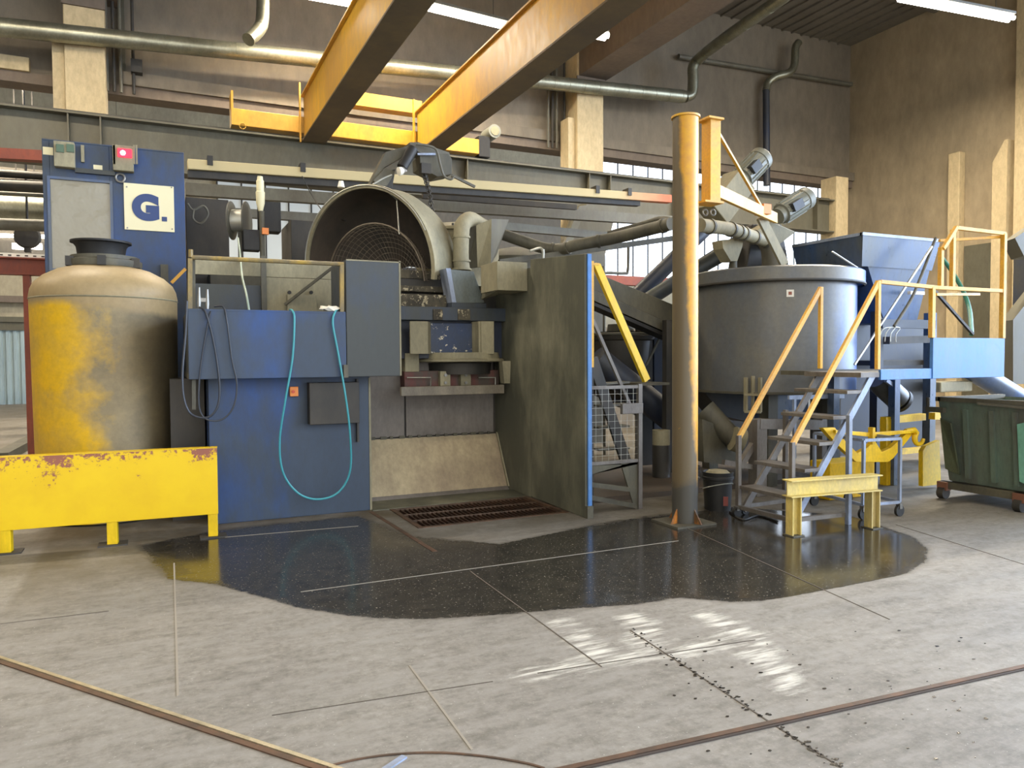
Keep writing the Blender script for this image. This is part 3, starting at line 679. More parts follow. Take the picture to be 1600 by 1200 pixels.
# rags on ledge
m = MB(); c_ = P(515, 484, PY+.12)
m.lathe(c_, [(.1, 0), (.12, .01), (.08, .025), (.04, .035), (0, .037)], seg=14); ro = m.build('rag', white); tag(ro, 'crumpled pale rag on the platform ledge by the teal hose end', 'rag')
for v in ro.data.vertices: v.co += noise.noise_vector(v.co*22)*.04
# hoses
hY = PY-.035
def hose(nm, lab, pts, r, mat): return tag(MB().tube(smooth(pts, 8), r, 8).build(nm, mat), lab, 'hose')
hose('teal_hose', 'long teal hose hanging in a deep loop from the blue platform', [P(453, 484, PY+.1), P(457, 486, PY+.01), P(460, 500, hY), P(457, 560, hY), P(446, 625, hY+.03), P(437, 690, hY+.12), P(443, 740, hY+.18), P(468, 772, hY+.2), P(500, 780, hY+.2), P(530, 768, hY+.2), P(547, 735, hY+.15), P(547, 680, hY+.05), P(540, 620, hY), P(528, 550, hY), P(520, 505, hY), P(524, 487, PY+.01), P(530, 483, PY+.1)], .011, teal)
hose('dark_hose', 'dark hose loop hanging down past the left end of the blue platform', [P(311, 480, PY+.05), P(322, 490, hY), P(335, 540, hY), P(343, 600, hY), P(340, 635, hY), P(325, 652, hY), P(300, 648, hY), P(288, 625, hY), P(285, 585, hY), P(290, 520, hY+.03), P(292, 470, PY)], .011, hoseblk)
hose('dark_hose', 'thin dark hose loop reaching furthest right at the platform end', [P(335, 479, PY+.05), P(349, 480, PY+.01), P(355, 505, hY), P(362, 560, hY), P(370, 600, hY), P(365, 635, hY), P(348, 655, hY), P(325, 656, hY), P(312, 640, hY), P(311, 600, hY), P(316, 555, hY), P(326, 500, hY), P(330, 484, PY+.02)], .009, hoseblk)
hose('pale_hose', 'thin pale hose hanging down into the platform opening', [P(372, 372, 10.2), P(375, 395, 9.8), P(378, 430, 8.8), P(385, 460, 8.2), P(390, 490, PY+.2)], .011, plain('pale_hose_rubber', (150, 165, 150), .5))

# recess to the right of the blue body
RY_ = 9.05; XP = 4.05
x1b = x1
z1 = .71
m = MB(); zz_ = P(680, 560, RY_).z
rc = thing('chute_lining', 'pale grey and cream sheet lining of the discharge recess above the drain', 'lining', (3.1, 9, 0))
xs_ = P(633, 640, RY_).x
MB().box(x1b, xs_-.012, RY_, RY_+.03, z1, zz_).build('upper_slab', slabgrey, rc, .004)
MB().box(xs_+.012, XP-.07, RY_, RY_+.03, z1, zz_).build('upper_slab', slabgrey, rc, .004)
MB().box(x1b, XP-.03, RY_+.03, RY_+.05, z1-.02, zz_).build('backing', dark, rc)
MB().prism([(x1b, 9.04, z1-.02), (x1b, 9.06, z1-.02), (x1b, 8.7, .05), (x1b, 8.68, .05)], (XP-.04-x1b, 0, 0)).build('sloped_sheet', creamsheet, rc)
MB().prism([(x1b, 8.69, .052), (x1b, 8.7, .062), (x1b, 8.64, .02), (x1b, 8.63, .01)], (XP-.04-x1b, 0, 0)).build('lower_lip', slabgrey, rc)
MB().box(x1b, XP-.04, 8.12, 8.66, .0, .012).build('floor_plate', gpanel, rc)
m = MB(); 
for k in range(16): xx = x1b+.1+k*.12; q = P(640, 676, RY_-.02); m.box(xx, xx+random.uniform(.03, .08), RY_-.02, RY_, z1-.02, z1+.015)
m.build('sealant_lumps', grime, rc)
# side panel
sp_ = thing('grey_side_panel', 'tall stained grey steel panel standing right of the drain grating', 'panel', (XP, 7.9, 0))
ztF, ztB = Q(917, 397, XP).z, Q(834, 405, XP).z; yB = 8.02
m = MB(); m.prism([(XP-.03, 6.76, .0), (XP-.03, yB, .02), (XP-.03, yB, ztB), (XP-.03, 6.76, ztF)], (.06, 0, 0)); m.build('front_panel', gpanel, sp_, .004)
m = MB(); m.box(XP-.025, XP+.02, yB+.01, 9.12, .01, ztB-.1); m.build('rear_panel', gpanel, sp_)
m = MB(); m.box(XP-.005, XP+.04, 6.735, 6.757, .12, ztF); m.build('blue_edge', bluelt, sp_)
m = MB(); m.box(XP-.03, XP+.04, 6.71, 6.757, 0, .13); m.build('foot', grime, sp_)
MB().prism([(XP-.05, 9.02, z1), (XP-.05, 9.0, .7), (XP-.05, 8.64, .05), (XP-.05, 8.68, .05)], (.02, 0, 0)).build('corner_trim', dusty, sp_)

# drain grating
g = thing('drain_grating', 'rusty bar grating over the floor drain in front of the recess', 'grating', ((GX0+GX1)/2, (GY0+GY1)/2, 0))
rust = worn('rusty_grating_steel', (96, 66, 50), (60, 46, 38), .5, 6, .55, metal=.4)
m = MB()
k = GX0+.02
while k < GX1: m.box(k, k+.012, GY0+.01, GY1-.01, -.05, .0); k += .052
m.build('bearing_bars', rust, g)
m = MB()
for k in range(4): y = GY0+.015+k*(GY1-GY0-.03)/3; m.box(GX0+.01, GX1-.01, y-.008, y+.008, -.03, .006)
m.build('cross_bars', worn('worn_cross_bar', (120, 96, 78), (80, 64, 52), .5, 6, .5, metal=.4), g)
m = MB(); e = .035; m.box(GX0-e, GX0+.01, GY0-e, GY1+e, -.03, .008); m.box(GX1-.01, GX1+e, GY0-e, GY1+e, -.03, .008); m.box(GX0, GX1, GY0-e, GY0+.01, -.03, .006); m.box(GX0, GX1, GY1-.01, GY1+e, -.03, .006); m.build('frame', rustslot, g)

# ================================================================== PAN MACHINE CORE
YC = 8.75
pm_ = thing('pelletising_head', 'grimy blue and grey machine head above the discharge recess', 'machine', (3.3, 9.4, 0))
def pbox(x0, y0, x1, y1, Y, dep, mat, nm, par=None, bev=.006):
    a, b, c_, d = R(x0, y0, x1, y1, Y); return MB().box(a, b, Y, Y+dep, c_, d).build(nm, mat, par or pm_, bev)
pbox(622, 500, 800, 560, YC+.12, .5, darkblue, 'blue_body')
pbox(618, 480, 800, 501, YC, .35, bluedark, 'top_beam')
fp = pbox(672, 505, 738, 552, YC+.06, .06, worn('blue_splashed', (44, 60, 92), (60, 64, 66), .4, 3, .5, chips=(214, 206, 180), chipamt=.6), 'splashed_plate')
m = MB(); a, b, c_, d = R(640, 500, 670, 553, YC-.12)
for px in ((641, 669, 673), (752, 772, 738)):
    x0_, x1_, xi = px; a, b, c_, d = R(x0_, 502, x1_, 553, YC-.14); m2 = MB(); m2.box(a, b, YC-.14, YC-.11, c_, d)
    xi_ = P(xi, 530, YC+.05).x; e_ = b if xi > x0_ else a
    m2.prism([(e_, YC-.14, c_), (e_, YC-.11, c_), (xi_, YC+.08, c_), (xi_, YC+.05, c_)], (0, 0, d-c_)); m2.build('bent_bracket', dusty, pm_, .004)
pbox(748, 502, 751, 553, YC-.13, .12, dusty, 'bracket_flange')
# weld crumbs on the beam
for px0_, px1_ in ((677, 692), (716, 735)): pbox(px0_, 483, px1_, 500, YC-.02, .05, crust, 'crusted_plate')
# round table ring
cR = P(716, 565, YC+.35); rr_ = (P(788, 563, YC+.2).x-P(652, 563, YC+.2).x)/2
MB().lathe(V((cR.x, cR.y, P(716, 566, YC-.2).z)), [(0, .0), (rr_*.96, 0), (rr_, .01), (rr_, .03), (rr_*.96, .045), (rr_*.9, .045), (rr_*.88, .12), (0, .12)], seg=48).build('turntable_ring', steel if 0 else dusty, pm_)
MB().lathe(V((cR.x, cR.y, P(716, 585, YC).z)), [(0, 0), (rr_*.7, 0), (rr_*.72, .14), (0, .14)], seg=40).build('turntable_hub', dark, pm_)
pbox(633, 552, 655, 581, YC+.1, .3, dusty, 'left_block')
pbox(632, 579, 780, 606, YC+.12, .3, worn('red_brown_block', (112, 58, 52), (80, 70, 60), .5, 7, .6), 'red_block')
for px in (696, 728):
    b_ = pbox(px-8, 580, px+8, 603, YC+.04, .1, dusty, 'clevis')
    for dy in (586, 598): q = P(px, dy, YC+.035); MB().cyl(q+V((0, -.012, 0)), q, .02, seg=10).build('bolt', steel, b_)
for px0_, px1_ in ((636, 673), (748, 774)):
    m = MB(); z = lambda p: P(*p, YC+.06); m.tube([z((px0_, 590)), z((px1_, 590)), z((px1_, 603))], .008, 6); m.build('hydraulic_line', wire, pm_)
fb = pbox(627, 603, 788, 617, YC-.12, .06, worn('scraped_bar', (142, 134, 116), (112, 104, 90), .5, 5, .5), 'front_bar')
m = MB(); a = [P(785, 564, YC-.15), P(798, 564, YC-.15), P(797, 599, YC-.15), P(788, 599, YC-.15)]; m.prism(a, (0, .12, 0)); m.build('side_lug', dusty, pm_)
# stepped crusted decks above beam
pbox(622, 460, 705, 481, YC+.25, .5, crust, 'crusted_deck'); pbox(622, 447, 700, 456, YC+.45, .5, crust, 'crusted_deck')
pbox(622, 423, 705, 436, YC+.6, .6, crust, 'crusted_rim'); pbox(622, 434, 710, 480, YC+.62, .4, dark, 'dark_interior')
pbox(745, 455, 795, 482, YC+.3, .4, dark, 'gear_block')
# inspection box & spout
m = MB(); a = [P(703, 421, YC+.1), P(740, 424, YC+.1), P(757, 473, YC+.1), P(711, 474, YC+.1)]; m.prism(a, (0, .3, 0)); m.build('sloped_cover', worn('galv_blue_cover', (112, 122, 124), (92, 98, 92), .5, 4, .4), pm_, .004)
m = MB(); a = [P(697, 419, YC+.06), P(704, 419, YC+.06), P(713, 473, YC+.06), P(707, 475, YC+.06)]; m.prism(a, (0, .25, 0)); m.build('cover_rail', palest, pm_)
pbox(706, 473, 760, 482, YC+.05, .2, bluedark, 'cover_base')
# duct box bridging to the side panel
bd = thing('square_duct', 'boxy dusty steel duct reaching to the top of the grey side panel', 'duct', (3.8, 8.3, 2.3))
z0a, z1a = P(800, 454, 8.1).z, P(800, 409, 8.1).z
xq0, xq1 = P(777, 430, 8.1).x, P(831, 430, 8.1).x
MB().box(xq0, XP-.03, 8.1, 8.6, z0a, z1a).build('duct_box', dusty, bd, .004)
m = MB(); q0, q1 = P(752, 468, 8.75), P(757, 424, 8.75)
m.prism([(xq0, 8.1, z0a), (xq0, 8.1, z1a), tuple(q1), tuple(q0)], (.03, .03, 0)); m.prism([(xq0, 8.1, z0a), tuple(q0), (xq0+.3, 8.75, z0a)], (0, 0, .02)); m.prism([(xq0, 8.1, z1a), tuple(q1), (xq0+.3, 8.75, z1a)], (0, 0, -.02)); m.build('angled_cheek', dusty, bd)

# ================================================================== HOOD
hc = P(584, 418, 9.9); hR = 1.04
ax = V((-.80, -.60, -.12)).normalized()
hd = thing('dust_hood', 'big open round steel dust hood with a wire cage inside', 'hood', hc)
prof = [(1, .12), (1, -.3), (.93, -.52), (.75, -.68), (.4, -.78), (.001, -.8)]
m = MB(); m.lathe(hc, [(a*(hR-.025), b) for a, b in prof], ax, 56, -.15, PI+.15, ref=V((0, 0, 1)).cross(ax))
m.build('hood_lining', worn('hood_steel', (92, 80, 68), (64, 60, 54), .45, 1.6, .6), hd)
m = MB(); m.lathe(hc, [(a*hR, b-.015*(a < .99)) for a, b in prof], ax, 56, -.15, PI+.15, ref=V((0, 0, 1)).cross(ax)); m.build('hood_shell', dusty, hd)
m = MB(); m.lathe(hc, [(hR-.02, .1), (hR-.02, .15), (hR+.035, .15), (hR+.035, .09)], ax, 56, -.2, PI+.2, ref=V((0, 0, 1)).cross(ax)); m.build('rim', dusty, hd)
# wire cage: torus rings and meridians
u_ = ax.cross(V((0, 0, 1))).normalized(); w__ = ax.cross(u_)
if w__.z < 0: w__ = -w__
m = MB()
cc = hc-w__*.22
for i in [k_*.6 for k_ in range(12)]:
    rr2 = .8*math.cos(i*.19); hh = -.0-.42*math.sin(i*.19)
    m.tube([cc+ax*(hh)+(u_*math.cos(a)+w__*math.sin(a))*rr2 for a in [PI*k/24 for k in range(25)]], (.004 if i else .011), 5, False)
for k in range(29):
    a = PI*k/28
    m.tube([cc+ax*(-.05-.42*math.sin(i*.19))+(u_*math.cos(a)+w__*math.sin(a))*.8*math.cos(i*.19) for i in range(8)], .0035, 4, False)
m.build('wire_cage', worn('cage_wire', (140, 128, 106), (104, 92, 78), .5, 6, .5), hd)
m = MB(); m.tube([hc+ax*.16+(u_*math.cos(a)+w__*math.sin(a))*(hR+.02) for a in [PI*k/24 for k in range(1, 22)]], .008, 5, False); m.build('edge_wire', wire, hd)
m = MB(); q = [P(*p, 9.4) for p in ((672, 394), (688, 380), (704, 398), (699, 408), (680, 410))]; m.prism(q, (.05, .2, 0)); m.build('lip_plate', worn('lip_brown', (96, 82, 70), (72, 62, 54), .5, 4, .6), hd)
# second dome behind
o = thing('dust_dome', 'beige dusty lidded drum with bolts behind the round hood', 'drum', P(715, 400, 10.6))
q = P(715, 400, 10.6); zt0 = P(700, 345, 10).z
m = MB(); m.lathe(V((q.x, q.y, 0)), [(.62, zt0-.9), (.62, zt0-.1), (.66, zt0-.1), (.66, zt0-.06), (.5, zt0+.02), (0, zt0+.06)], seg=40); m.build('drum_shell', dusty, o)
for k in range(9):
    a = -2.6+k*.28; b_ = V((q.x+math.cos(a)*.63, q.y+math.sin(a)*.63, zt0-.06)); MB().cyl(b_, b_+V((0, 0, .04)), .018, seg=8).build('bolt', dark, o)
# dust pipe
dp = thing('dust_pipe', 'beige vertical dust pipe with elbow in front of the dusty drum', 'pipe', P(722, 415, 9.2))
MB().tube(smooth([P(722, 422, 9.2), P(720, 400, 9.2), P(721, 365, 9.2), P(724, 350, 9.25), P(735, 343, 9.45), P(752, 352, 9.9), P(770, 362, 10.2)], 6), .105, 18).build('pipe', dusty, dp)
for py, r_ in ((371, .118), (408, .12), (421, .13)): c_ = P(721, py, 9.2); MB().cyl(c_+V((0, 0, -.012)), c_+V((0, 0, .012)), r_, seg=20).build('collar', dusty, dp)
c_ = P(723, 356, 9.22); MB().torus(c_, .108, .008, (1, -.2, 1.2)).build('clamp_band', dark, dp)
# folded sheets beside the pipe
fs_ = thing('sheet_chute', 'folded dusty sheet metal chute right of the beige dust pipe', 'chute', P(755, 400, 9.3))
m = MB(); m.prism([P(744, 352, 9.3), P(768, 342, 9.2), P(767, 415, 9.2), P(746, 418, 9.35)], (.02, .03, 0)); m.build('front_sheet', dusty, fs_)
m = MB(); m.prism([P(768, 342, 9.2), P(795, 343, 9.7), P(776, 398, 9.6), P(767, 412, 9.2)], (0, .03, 0)); m.build('side_sheet', grime, fs_)
m = MB(); m.prism([P(729, 356, 9.45), P(746, 352, 9.4), P(746, 418, 9.4), P(728, 420, 9.5)], (0, .03, 0)); m.build('rear_sheet', grime, fs_)
# jib / hoist arm above
YA = 10.3
ha = thing('hoist_arm', 'dark articulated hoist arm with counterweight box above the round hood', 'hoist', P(625, 330, YA))
def poly(pts, Y, dep, mat, nm, par): return MB().prism([P(*p, Y) for p in pts], (0, dep, 0)).build(nm, mat, par, .004)
poly([(603, 237), (645, 226), (652, 232), (600, 262), (582, 285), (577, 288)], YA, .18, grime, 'upper_link', ha)
poly([(583, 282), (602, 262), (618, 268), (605, 290), (592, 292)], YA-.03, .1, grime, 'lower_link', ha)
poly([(602, 268), (618, 264), (612, 300), (600, 296)], YA, .15, dark, 'upright_plate', ha)
poly([(656, 243), (700, 240), (706, 248), (706, 272), (684, 276), (657, 262)], YA-.05, .35, grime, 'counterweight_box', ha)
poly([(640, 222), (654, 222), (702, 238), (704, 246), (660, 240), (642, 232)], YA-.02, .3, greypipe, 'top_arm', ha)
MB().cyl(P(645, 232, YA-.1), P(628, 262, YA-.14), .075, seg=16).build('hydraulic_cylinder', black, ha)
MB().cyl(P(628, 262, YA-.14), P(632, 270, YA-.14), .05, seg=16).build('cylinder_rod', steel, ha)
MB().lathe(P(622, 268, YA-.2), [(0, 0), (.06, .01), (.055, .06), (.025, .09), (0, .09)], (1, .2, .3), 16).build('white_cap', white, ha)
m = MB(); m.tube(smooth([P(650, 225, YA-.1), P(670, 228, YA-.12), P(682, 235, YA-.12), P(688, 258, YA-.12), P(694, 275, YA-.1), P(704, 280, YA-.1), P(709, 276, YA-.1)], 6), .018, 8); m.build('bent_cable', greypipe, ha)
MB().bar(P(706, 274, YA), P(742, 292, YA), .035).build('tie_rod', greypipe, ha)
MB().bar(P(652, 241, YA-.1), P(680, 241, YA-.1), .03).build('link_rod', palest, ha)
m = MB(); pts = smooth([P(662, 262, YA-.1), P(664, 275, YA-.1), P(668, 290, YA-.1), P(672, 310, YA-.1), P(676, 338, YA-.1)], 5)
m2 = MB()
for i, (a, b) in enumerate(zip(pts, pts[1:])):
    mid = (a+b)/2; m2.torus(mid, .035, .008, (1, 0, 0) if i % 2 else (0, 1, 0), 10, ts=5)
m2.build('chain', dark, ha)
MB().box(*R(657, 256, 672, 272, YA-.1)[:2], YA-.15, YA-.05, *R(657, 256, 672, 272, YA-.1)[2:]).build('hook_block', dark, ha)
m = MB(); m.tube(smooth([P(612, 273, YA-.25), P(600, 278, YA-.3), P(588, 285, YA-.5), P(577, 291, 9.8)], 5), .01, 6); m.tube([P(577, 289, 9.8), P(597, 292, 9.8), P(620, 312, 9.5), P(624, 366, 9.3)], .009, 6); m.build('steel_rope', wire, ha)
MB().cyl(P(533, 293, 10), P(533, 283, 10), .05, .03, seg=12).build('x', white); o = bpy.data.objects['x']; o.name = 'work_light'; tag(o, 'small pale spotlight on the left top of the round hood', 'lamp')

# ================================================================== BACKGROUND RAILS, MIDDLE
t = NT('dusty_orange_rail'); c = t.new('ShaderNodeTexCoord'); sx = t.new('ShaderNodeSeparateXYZ'); t.link(c.outputs['Object'], sx.inputs[0])
nn = t.noise(c.outputs['Object'], 1.2, 6, .6)
fx = t.ramp(t.math('ADD', t.math('ABSOLUTE', t.math('SUBTRACT', sx.outputs[0], .55)), t.math('MULTIPLY', nn, 1.2)), 0, 1); fx.node.color_ramp.elements[0].position = .0
mr = t.new('ShaderNodeMapRange'); mr.inputs['From Min'].default_value = 3.7; mr.inputs['From Max'].default_value = 4.9; t.link(t.math('ADD', sx.outputs[0], t.math('MULTIPLY', nn, 1.2)), mr.inputs['Value'])
t.link(t.mix(mr.outputs[0], lin((190, 174, 130)), lin((190, 92, 58))), t.b.inputs['Base Color']); t.b.inputs['Roughness'].default_value = .7
rA = P(-60, 240, 12.2); rB = P(1046, 312, 12.2)
xA, xB = P(-60, 240, 12.2).x, P(1046, 312, 12.2).x
zL, zRr = P(295, 258, 12.2).z, P(1040, 311, 12.2).z
o = thing('overhead_conductor_rail', 'long dust covered orange steel rail crossing behind the hood', 'rail', ((P(295, 258, 12.2).x+xB)/2, 12.2, zL))
x29 = P(293, 258, 12.2).x
m = MB(); m.bar((x29, 12.2, zL), (xB, 12.2, zRr), .16, .15); m.build('rail_bar', t.m, o, .01)
m = MB(); m.bar((x29, 12.26, zL-.13), (P(1000, 311, 12.2).x, 12.26, zRr-.13), .14, .1); m.build('lower_channel', dark, o)
for px in (328, 472, 930, 980): x = P(px, 270, 12.2).x; z = zL+(zRr-zL)*(x-x29)/(xB-x29); MB().box(x-.04, x+.04, 12.1, 12.3, z-.0, z+.14).build('clip', dark, o)
tag(MB().bar(P(-60, 238, 12.2), P(74, 245, 12.2), .16, .14).build('orange_rail', redsteel), 'orange steel rail end entering behind the top of the blue cabinet', 'rail')
def gbar(nm, lab, p0_, p1_, Y, w_, h_, mat): return tag(MB().bar(P(*p0_, Y), P(*p1_, Y), w_, h_).build(nm, mat), lab, 'beam')
gbar('support_beam', 'grey horizontal beam crossing behind the cable reel, the upper one', (290, 296), (1052, 346), 13.4, .15, .2, greypipe)
gbar('support_beam', 'thin grey beam crossing behind the cable reel, the lower one', (290, 328), (505, 341), 13.2, .12, .14, greypipe)
gbar('support_beam', 'grey beam between the sheet chute and the bent hose pipe', (765, 352), (960, 370), 12.6, .12, .14, greypipe)
gbar('support_beam', 'thin dark pipe above the upper grey beam, right of the hood', (660, 306), (900, 324), 13, .08, .1, dark)
# dark background equipment
def darkbox(x0_, y0_, x1_, y1_, Y, dep, lab, mat=dark, nm='equipment_box'): a, b, c_, d = R(x0_, y0_, x1_, y1_, Y); return tag(MB().box(a, b, Y, Y+dep, max(0, c_), d).build(nm, mat, bevel=.01), lab, 'box')
a, b, c_, d = R(291, 310, 358, 420, 12.0); tag(MB().box(a, b, 12.0, 13, 0, d-.0).build('dark_enclosure', dark, bevel=.01), 'tall dark enclosure beside the blue cabinet behind the platform', 'box')
a, b, c_, d = R(455, 345, 510, 420, 12.0); tag(MB().box(a, b, 12.0, 13, 0, d).build('dark_enclosure', dark, bevel=.01), 'dark enclosure left of the round hood behind the platform rail', 'box')
a, b, c_, d = R(330, 408, 500, 440, 11.0); tag(MB().box(a, b, 11.2, 12, 0, d-.15).build('machine_base', grime), 'low grimy machine base behind the platform opening', 'machine')
# brown wall strip between windows in far bay
# pole with filter
o = thing('filter_pole', 'vertical pole with a pale filter bottle behind the platform', 'pole', P(409, 480, 10.6))
MB().cyl(V((P(412, 490, 10.6).x, 10.6, 0)), P(409, 330, 10.6), .035, seg=10).build('pole', grime, o)
MB().lathe(P(407, 318, 10.6), [(0, -.12), (.03, -.1), (.055, 0), (.06, .15), (.05, .16), (.05, .3), (.04, .31), (.035, .36), (0, .36)], seg=16).build('filter_bottle', cream, o)
plate(409, 357, 419, 367, 10.56, orange, 'valve', o, .06)
plate(402, 320, 435, 366, 10.9, black, 'switch_box', o, .25, .01)
plate(378, 362, 404, 394, 10.8, black, 'lower_box', o, .2, .01)
# cable reel
o = thing('cable_reel', 'metal cable reel with side discs left of the filter pole', 'reel', P(378, 345, 10.9))
q = P(374, 345, 10.9); ax_ = V((.9, -.35, 0)).normalized()
MB().cyl(q-ax_*.09, q+ax_*.09, .15, seg=24).build('wound_cable', wire, o)
for k in (-1, 1): MB().cyl(q+ax_*(k*.1-.006), q+ax_*(k*.1+.006), .26, seg=28).build('side_disc', greypipe, o)
MB().bar(q+V((0, 0, 0)), P(376, 420, 10.9), .05).build('bracket', grime, o)
hose('loose_cable', 'thin loose cable loop left of the cable reel', [P(293, 318, 11.5), P(302, 328, 11.5), P(318, 322, 11.5), P(325, 335, 11.5), P(314, 349, 11.5), P(302, 342, 11.5), P(303, 326, 11.5)], .015, greypipe)
tag(MB().tube(smooth([P(472, 275, 12), P(490, 310, 12), P(510, 335, 11.6), P(540, 345, 10.4)], 5), .008, 5).build('sagging_wire', dark), 'thin wire sagging from the rail to the hood', 'wire')

# grey tapered stanchion (right middle)
o = thing('tapered_stanchion', 'broad tapered grey steel stanchion behind the bent dust pipe', 'stanchion', (P(905, 400, 12.8).x, 13, 0))
poly([(918, 316), (966, 318), (945, 400), (940, 520), (880, 520), (893, 370)], 14.2, .5, greybeam, 'web', o)
poly([(905, 322), (918, 320), (893, 382), (880, 386)], 14.1, .1, greypipe, 'flange', o)
a, b, c_, d = R(920, 398, 946, 470, 12.6); MB().box(a, b, 12.6, 12.9, 0, d).build('pedestal', grime, o)
a, b, c_, d = R(770, 380, 882, 470, 11.5); tag(MB().box(a, b, 11.5, 12.3, 0, d-.2).build('rear_casing', dark), 'dark machine casing behind the grey side panel', 'machine')
tag(MB().lathe(P(805, 405, 10.8), [(.5, -.2), (.5, 0), (.35, .13), (0, .2)], seg=28).build('domed_cover', grime), 'rounded grey cap just above the square duct', 'cap')
# bent dust hose/pipe
def pipe(nm, lab, pts, r, mat, rings=(), n=6, rmat=None):
    o = thing(nm, lab, 'pipe', pts[0]); path = smooth(pts, n) if len(pts) > 2 else [V(p) for p in pts]
    MB().tube(path, r, 16).build('tube', mat, o)
    for f in rings:
        k = f*(len(path)-1); i = min(int(k), len(path)-2); p = path[i].lerp(path[i+1], k-i); d = (path[i+1]-path[i]).normalized(); MB().tube([p-d*.02, p+d*.02], r*1.16, 16).build('collar', rmat or mat, o)
    return o
pipe('bent_dust_pipe', 'thick dusty pipe bending from the chute towards the yellow column', [P(785, 366, 10.2), P(820, 378, 10), P(852, 388, 9.8), P(878, 389, 9.6), P(900, 383, 9.4), P(960, 372, 9), P(1020, 357, 8.4), P(1048, 350, 8.1)], .085, grime, (.35, .5, .66, .93))
pipe('thin_dust_pipe', 'slimmer dusty pipe running above the thick bent pipe', [P(950, 366, 9.2), P(1000, 352, 8.9), P(1030, 343, 8.6), P(1052, 345, 8.3)], .045, grime)
gbar('inclined_channel', 'slim inclined dark channel under the bent dust pipe', (780, 410), (1056, 372), 9.6, .06, .08, grime)
pipe('thin_rail_pipe', 'thin bent grey pipe in front of the far windows', [V((P(944, 427, 11).x, 11, 0)), P(944, 440, 11), P(945, 427, 11), P(975, 427, 11), P(981, 422, 11), P(982, 380, 11)], .025, greypipe)
tag(MB().tube(smooth([P(828, 392, 9.5), P(845, 388, 9.5), P(849, 400, 9.4), P(849, 420, 9.4), V((P(849, 420, 9.4).x, 9.4, 0))], 5), .018, 8).build('hook_handle', wire), 'small bright hooked handle over the grey side panel', 'handle')
# red beam behind
a, b, c_, d = R(940, 432, 1056, 446, 13); tag(MB().box(a, b, 13, 13.2, c_-.0, d).build('red_beam', redsteel), 'red oxide steel beam below the far windows', 'beam')
# inclined blue pipes behind the column
pipe('inclined_blue_pipe', 'thick dusty blue pipe slanting down left behind the yellow column', [P(1140, 320, 9.5), P(995, 462, 9.5)], .12, darkblue)
pipe('inclined_blue_pipe', 'second dusty pipe slanting down left, lower and flatter', [P(1150, 380, 9.2), P(1010, 470, 9.2)], .11, bluedark)
# inclined conveyor trough
o = thing('inclined_conveyor', 'grimy conveyor trough sloping down right behind the yellow brace', 'conveyor', P(985, 460, 8.8))
poly([(928, 430), (950, 434), (1062, 480), (1062, 512), (926, 452)], 8.9, .35, grime, 'trough', o)
poly([(926, 452), (1062, 512), (1062, 528), (924, 468)], 8.8, .3, grime, 'side_plate', o)
poly([(924, 470), (1062, 530), (1062, 536), (924, 476)], 8.82, .25, black, 'belt_edge', o)
# hidden machine behind cage
o = thing('cone_mixer', 'dark conical mixer with ring behind the mesh gate', 'mixer', (P(985, 560, 9.6).x, 9.8, 0)); CM = o
q = P(970, 510, 9.8); q.z = 0
zq = P(985, 520, 9.5).z
MB().lathe(q, [(.0, zq), (.52, zq), (.54, zq-.05), (.52, zq-.1), (.48, zq-.12), (.45, zq-.5), (.2, zq-1.0), (0, zq-1.0)], seg=36).build('cone_shell', dark, o)
MB().torus(q+V((0, 0, zq-.02)), .56, .02, seg=36).build('ring_rail', greypipe, o)
MB().lathe(q+V((0, 0, zq+.02)), [(0, .12), (.2, .12), (.22, 0), (.4, 0)], seg=24).build('top_gear', grime, o)
pipe('inclined_blue_tube', 'thick navy tube slanting down right behind the mesh gate', [P(930, 560, 9.2), P(1062, 665, 9.0)], .2, darkblue)
pipe('inclined_blue_tube', 'second navy tube dropping under the first behind the mesh gate', [P(920, 590, 10.2), P(1000, 630, 10.2)], .22, darkblue)
for px, lab in ((1030, 'vertical navy steel column left of the yellow column'), (1012, 'vertical dark steel column just right of the mesh gate')):
    a = P(px, 550, 9.4); tag(MB().box(a.x-.09, a.x+.09, 9.4, 9.6, 0, P(px, 510, 9.4).z).build('steel_column', darkblue if px > 1020 else dark), lab, 'column')
a = P(1046, 600, 8.6); tag(MB().box(a.x-.05, a.x+.05, 8.6, 8.7, 0, P(1046, 500, 8.6).z).build('steel_column', dark), 'slim dark post hugging the left of the yellow column', 'column')
tag(MB().bar(P(1035, 520, 9.3), P(1010, 570, 9.3), .03).build('brace_rod', greypipe), 'thin grey brace rod right of the yellow brace', 'rod')
tag(MB().box(*R(1002, 596, 1046, 602, 8.4)[:2], 8.4, 8.9, *R(1002, 598, 1046, 602, 8.4)[2:]).build('shelf_plate', grime), 'small grimy shelf plate beside the mesh gate post', 'shelf')
# pale fills seen through: casing behind gate
a, b, c_, d = R(925, 620, 1060, 730, 15.3); tag(MB().box(a, b, 15.3, 15.5, 0, 2.4).build('rear_partition', conc), 'pale partition far behind the mesh gate', 'partition')
tag(MB().cyl(G(1033, 752), G(1033, 752)+V((0, 0, .5)), .12, seg=16).build('dark_canister', dark), 'dark canister with a pale top behind the yellow column', 'canister')
q = G(1033, 752)+V((0, 0, .5)); tag(MB().cyl(q, q+V((0, 0, .2)), .12, seg=16).build('pale_canister', dusty), 'pale can standing on the dark canister', 'can')
m = MB(); m.box(4.35, 8.6, 7.4, 9.3, .0, .06); tag(m.build('floor_slab', worn('brown_floor_plate', (92, 78, 64), (74, 66, 56), .5, 2, .7)), 'low brown dirty floor slab behind the yellow column', 'slab')

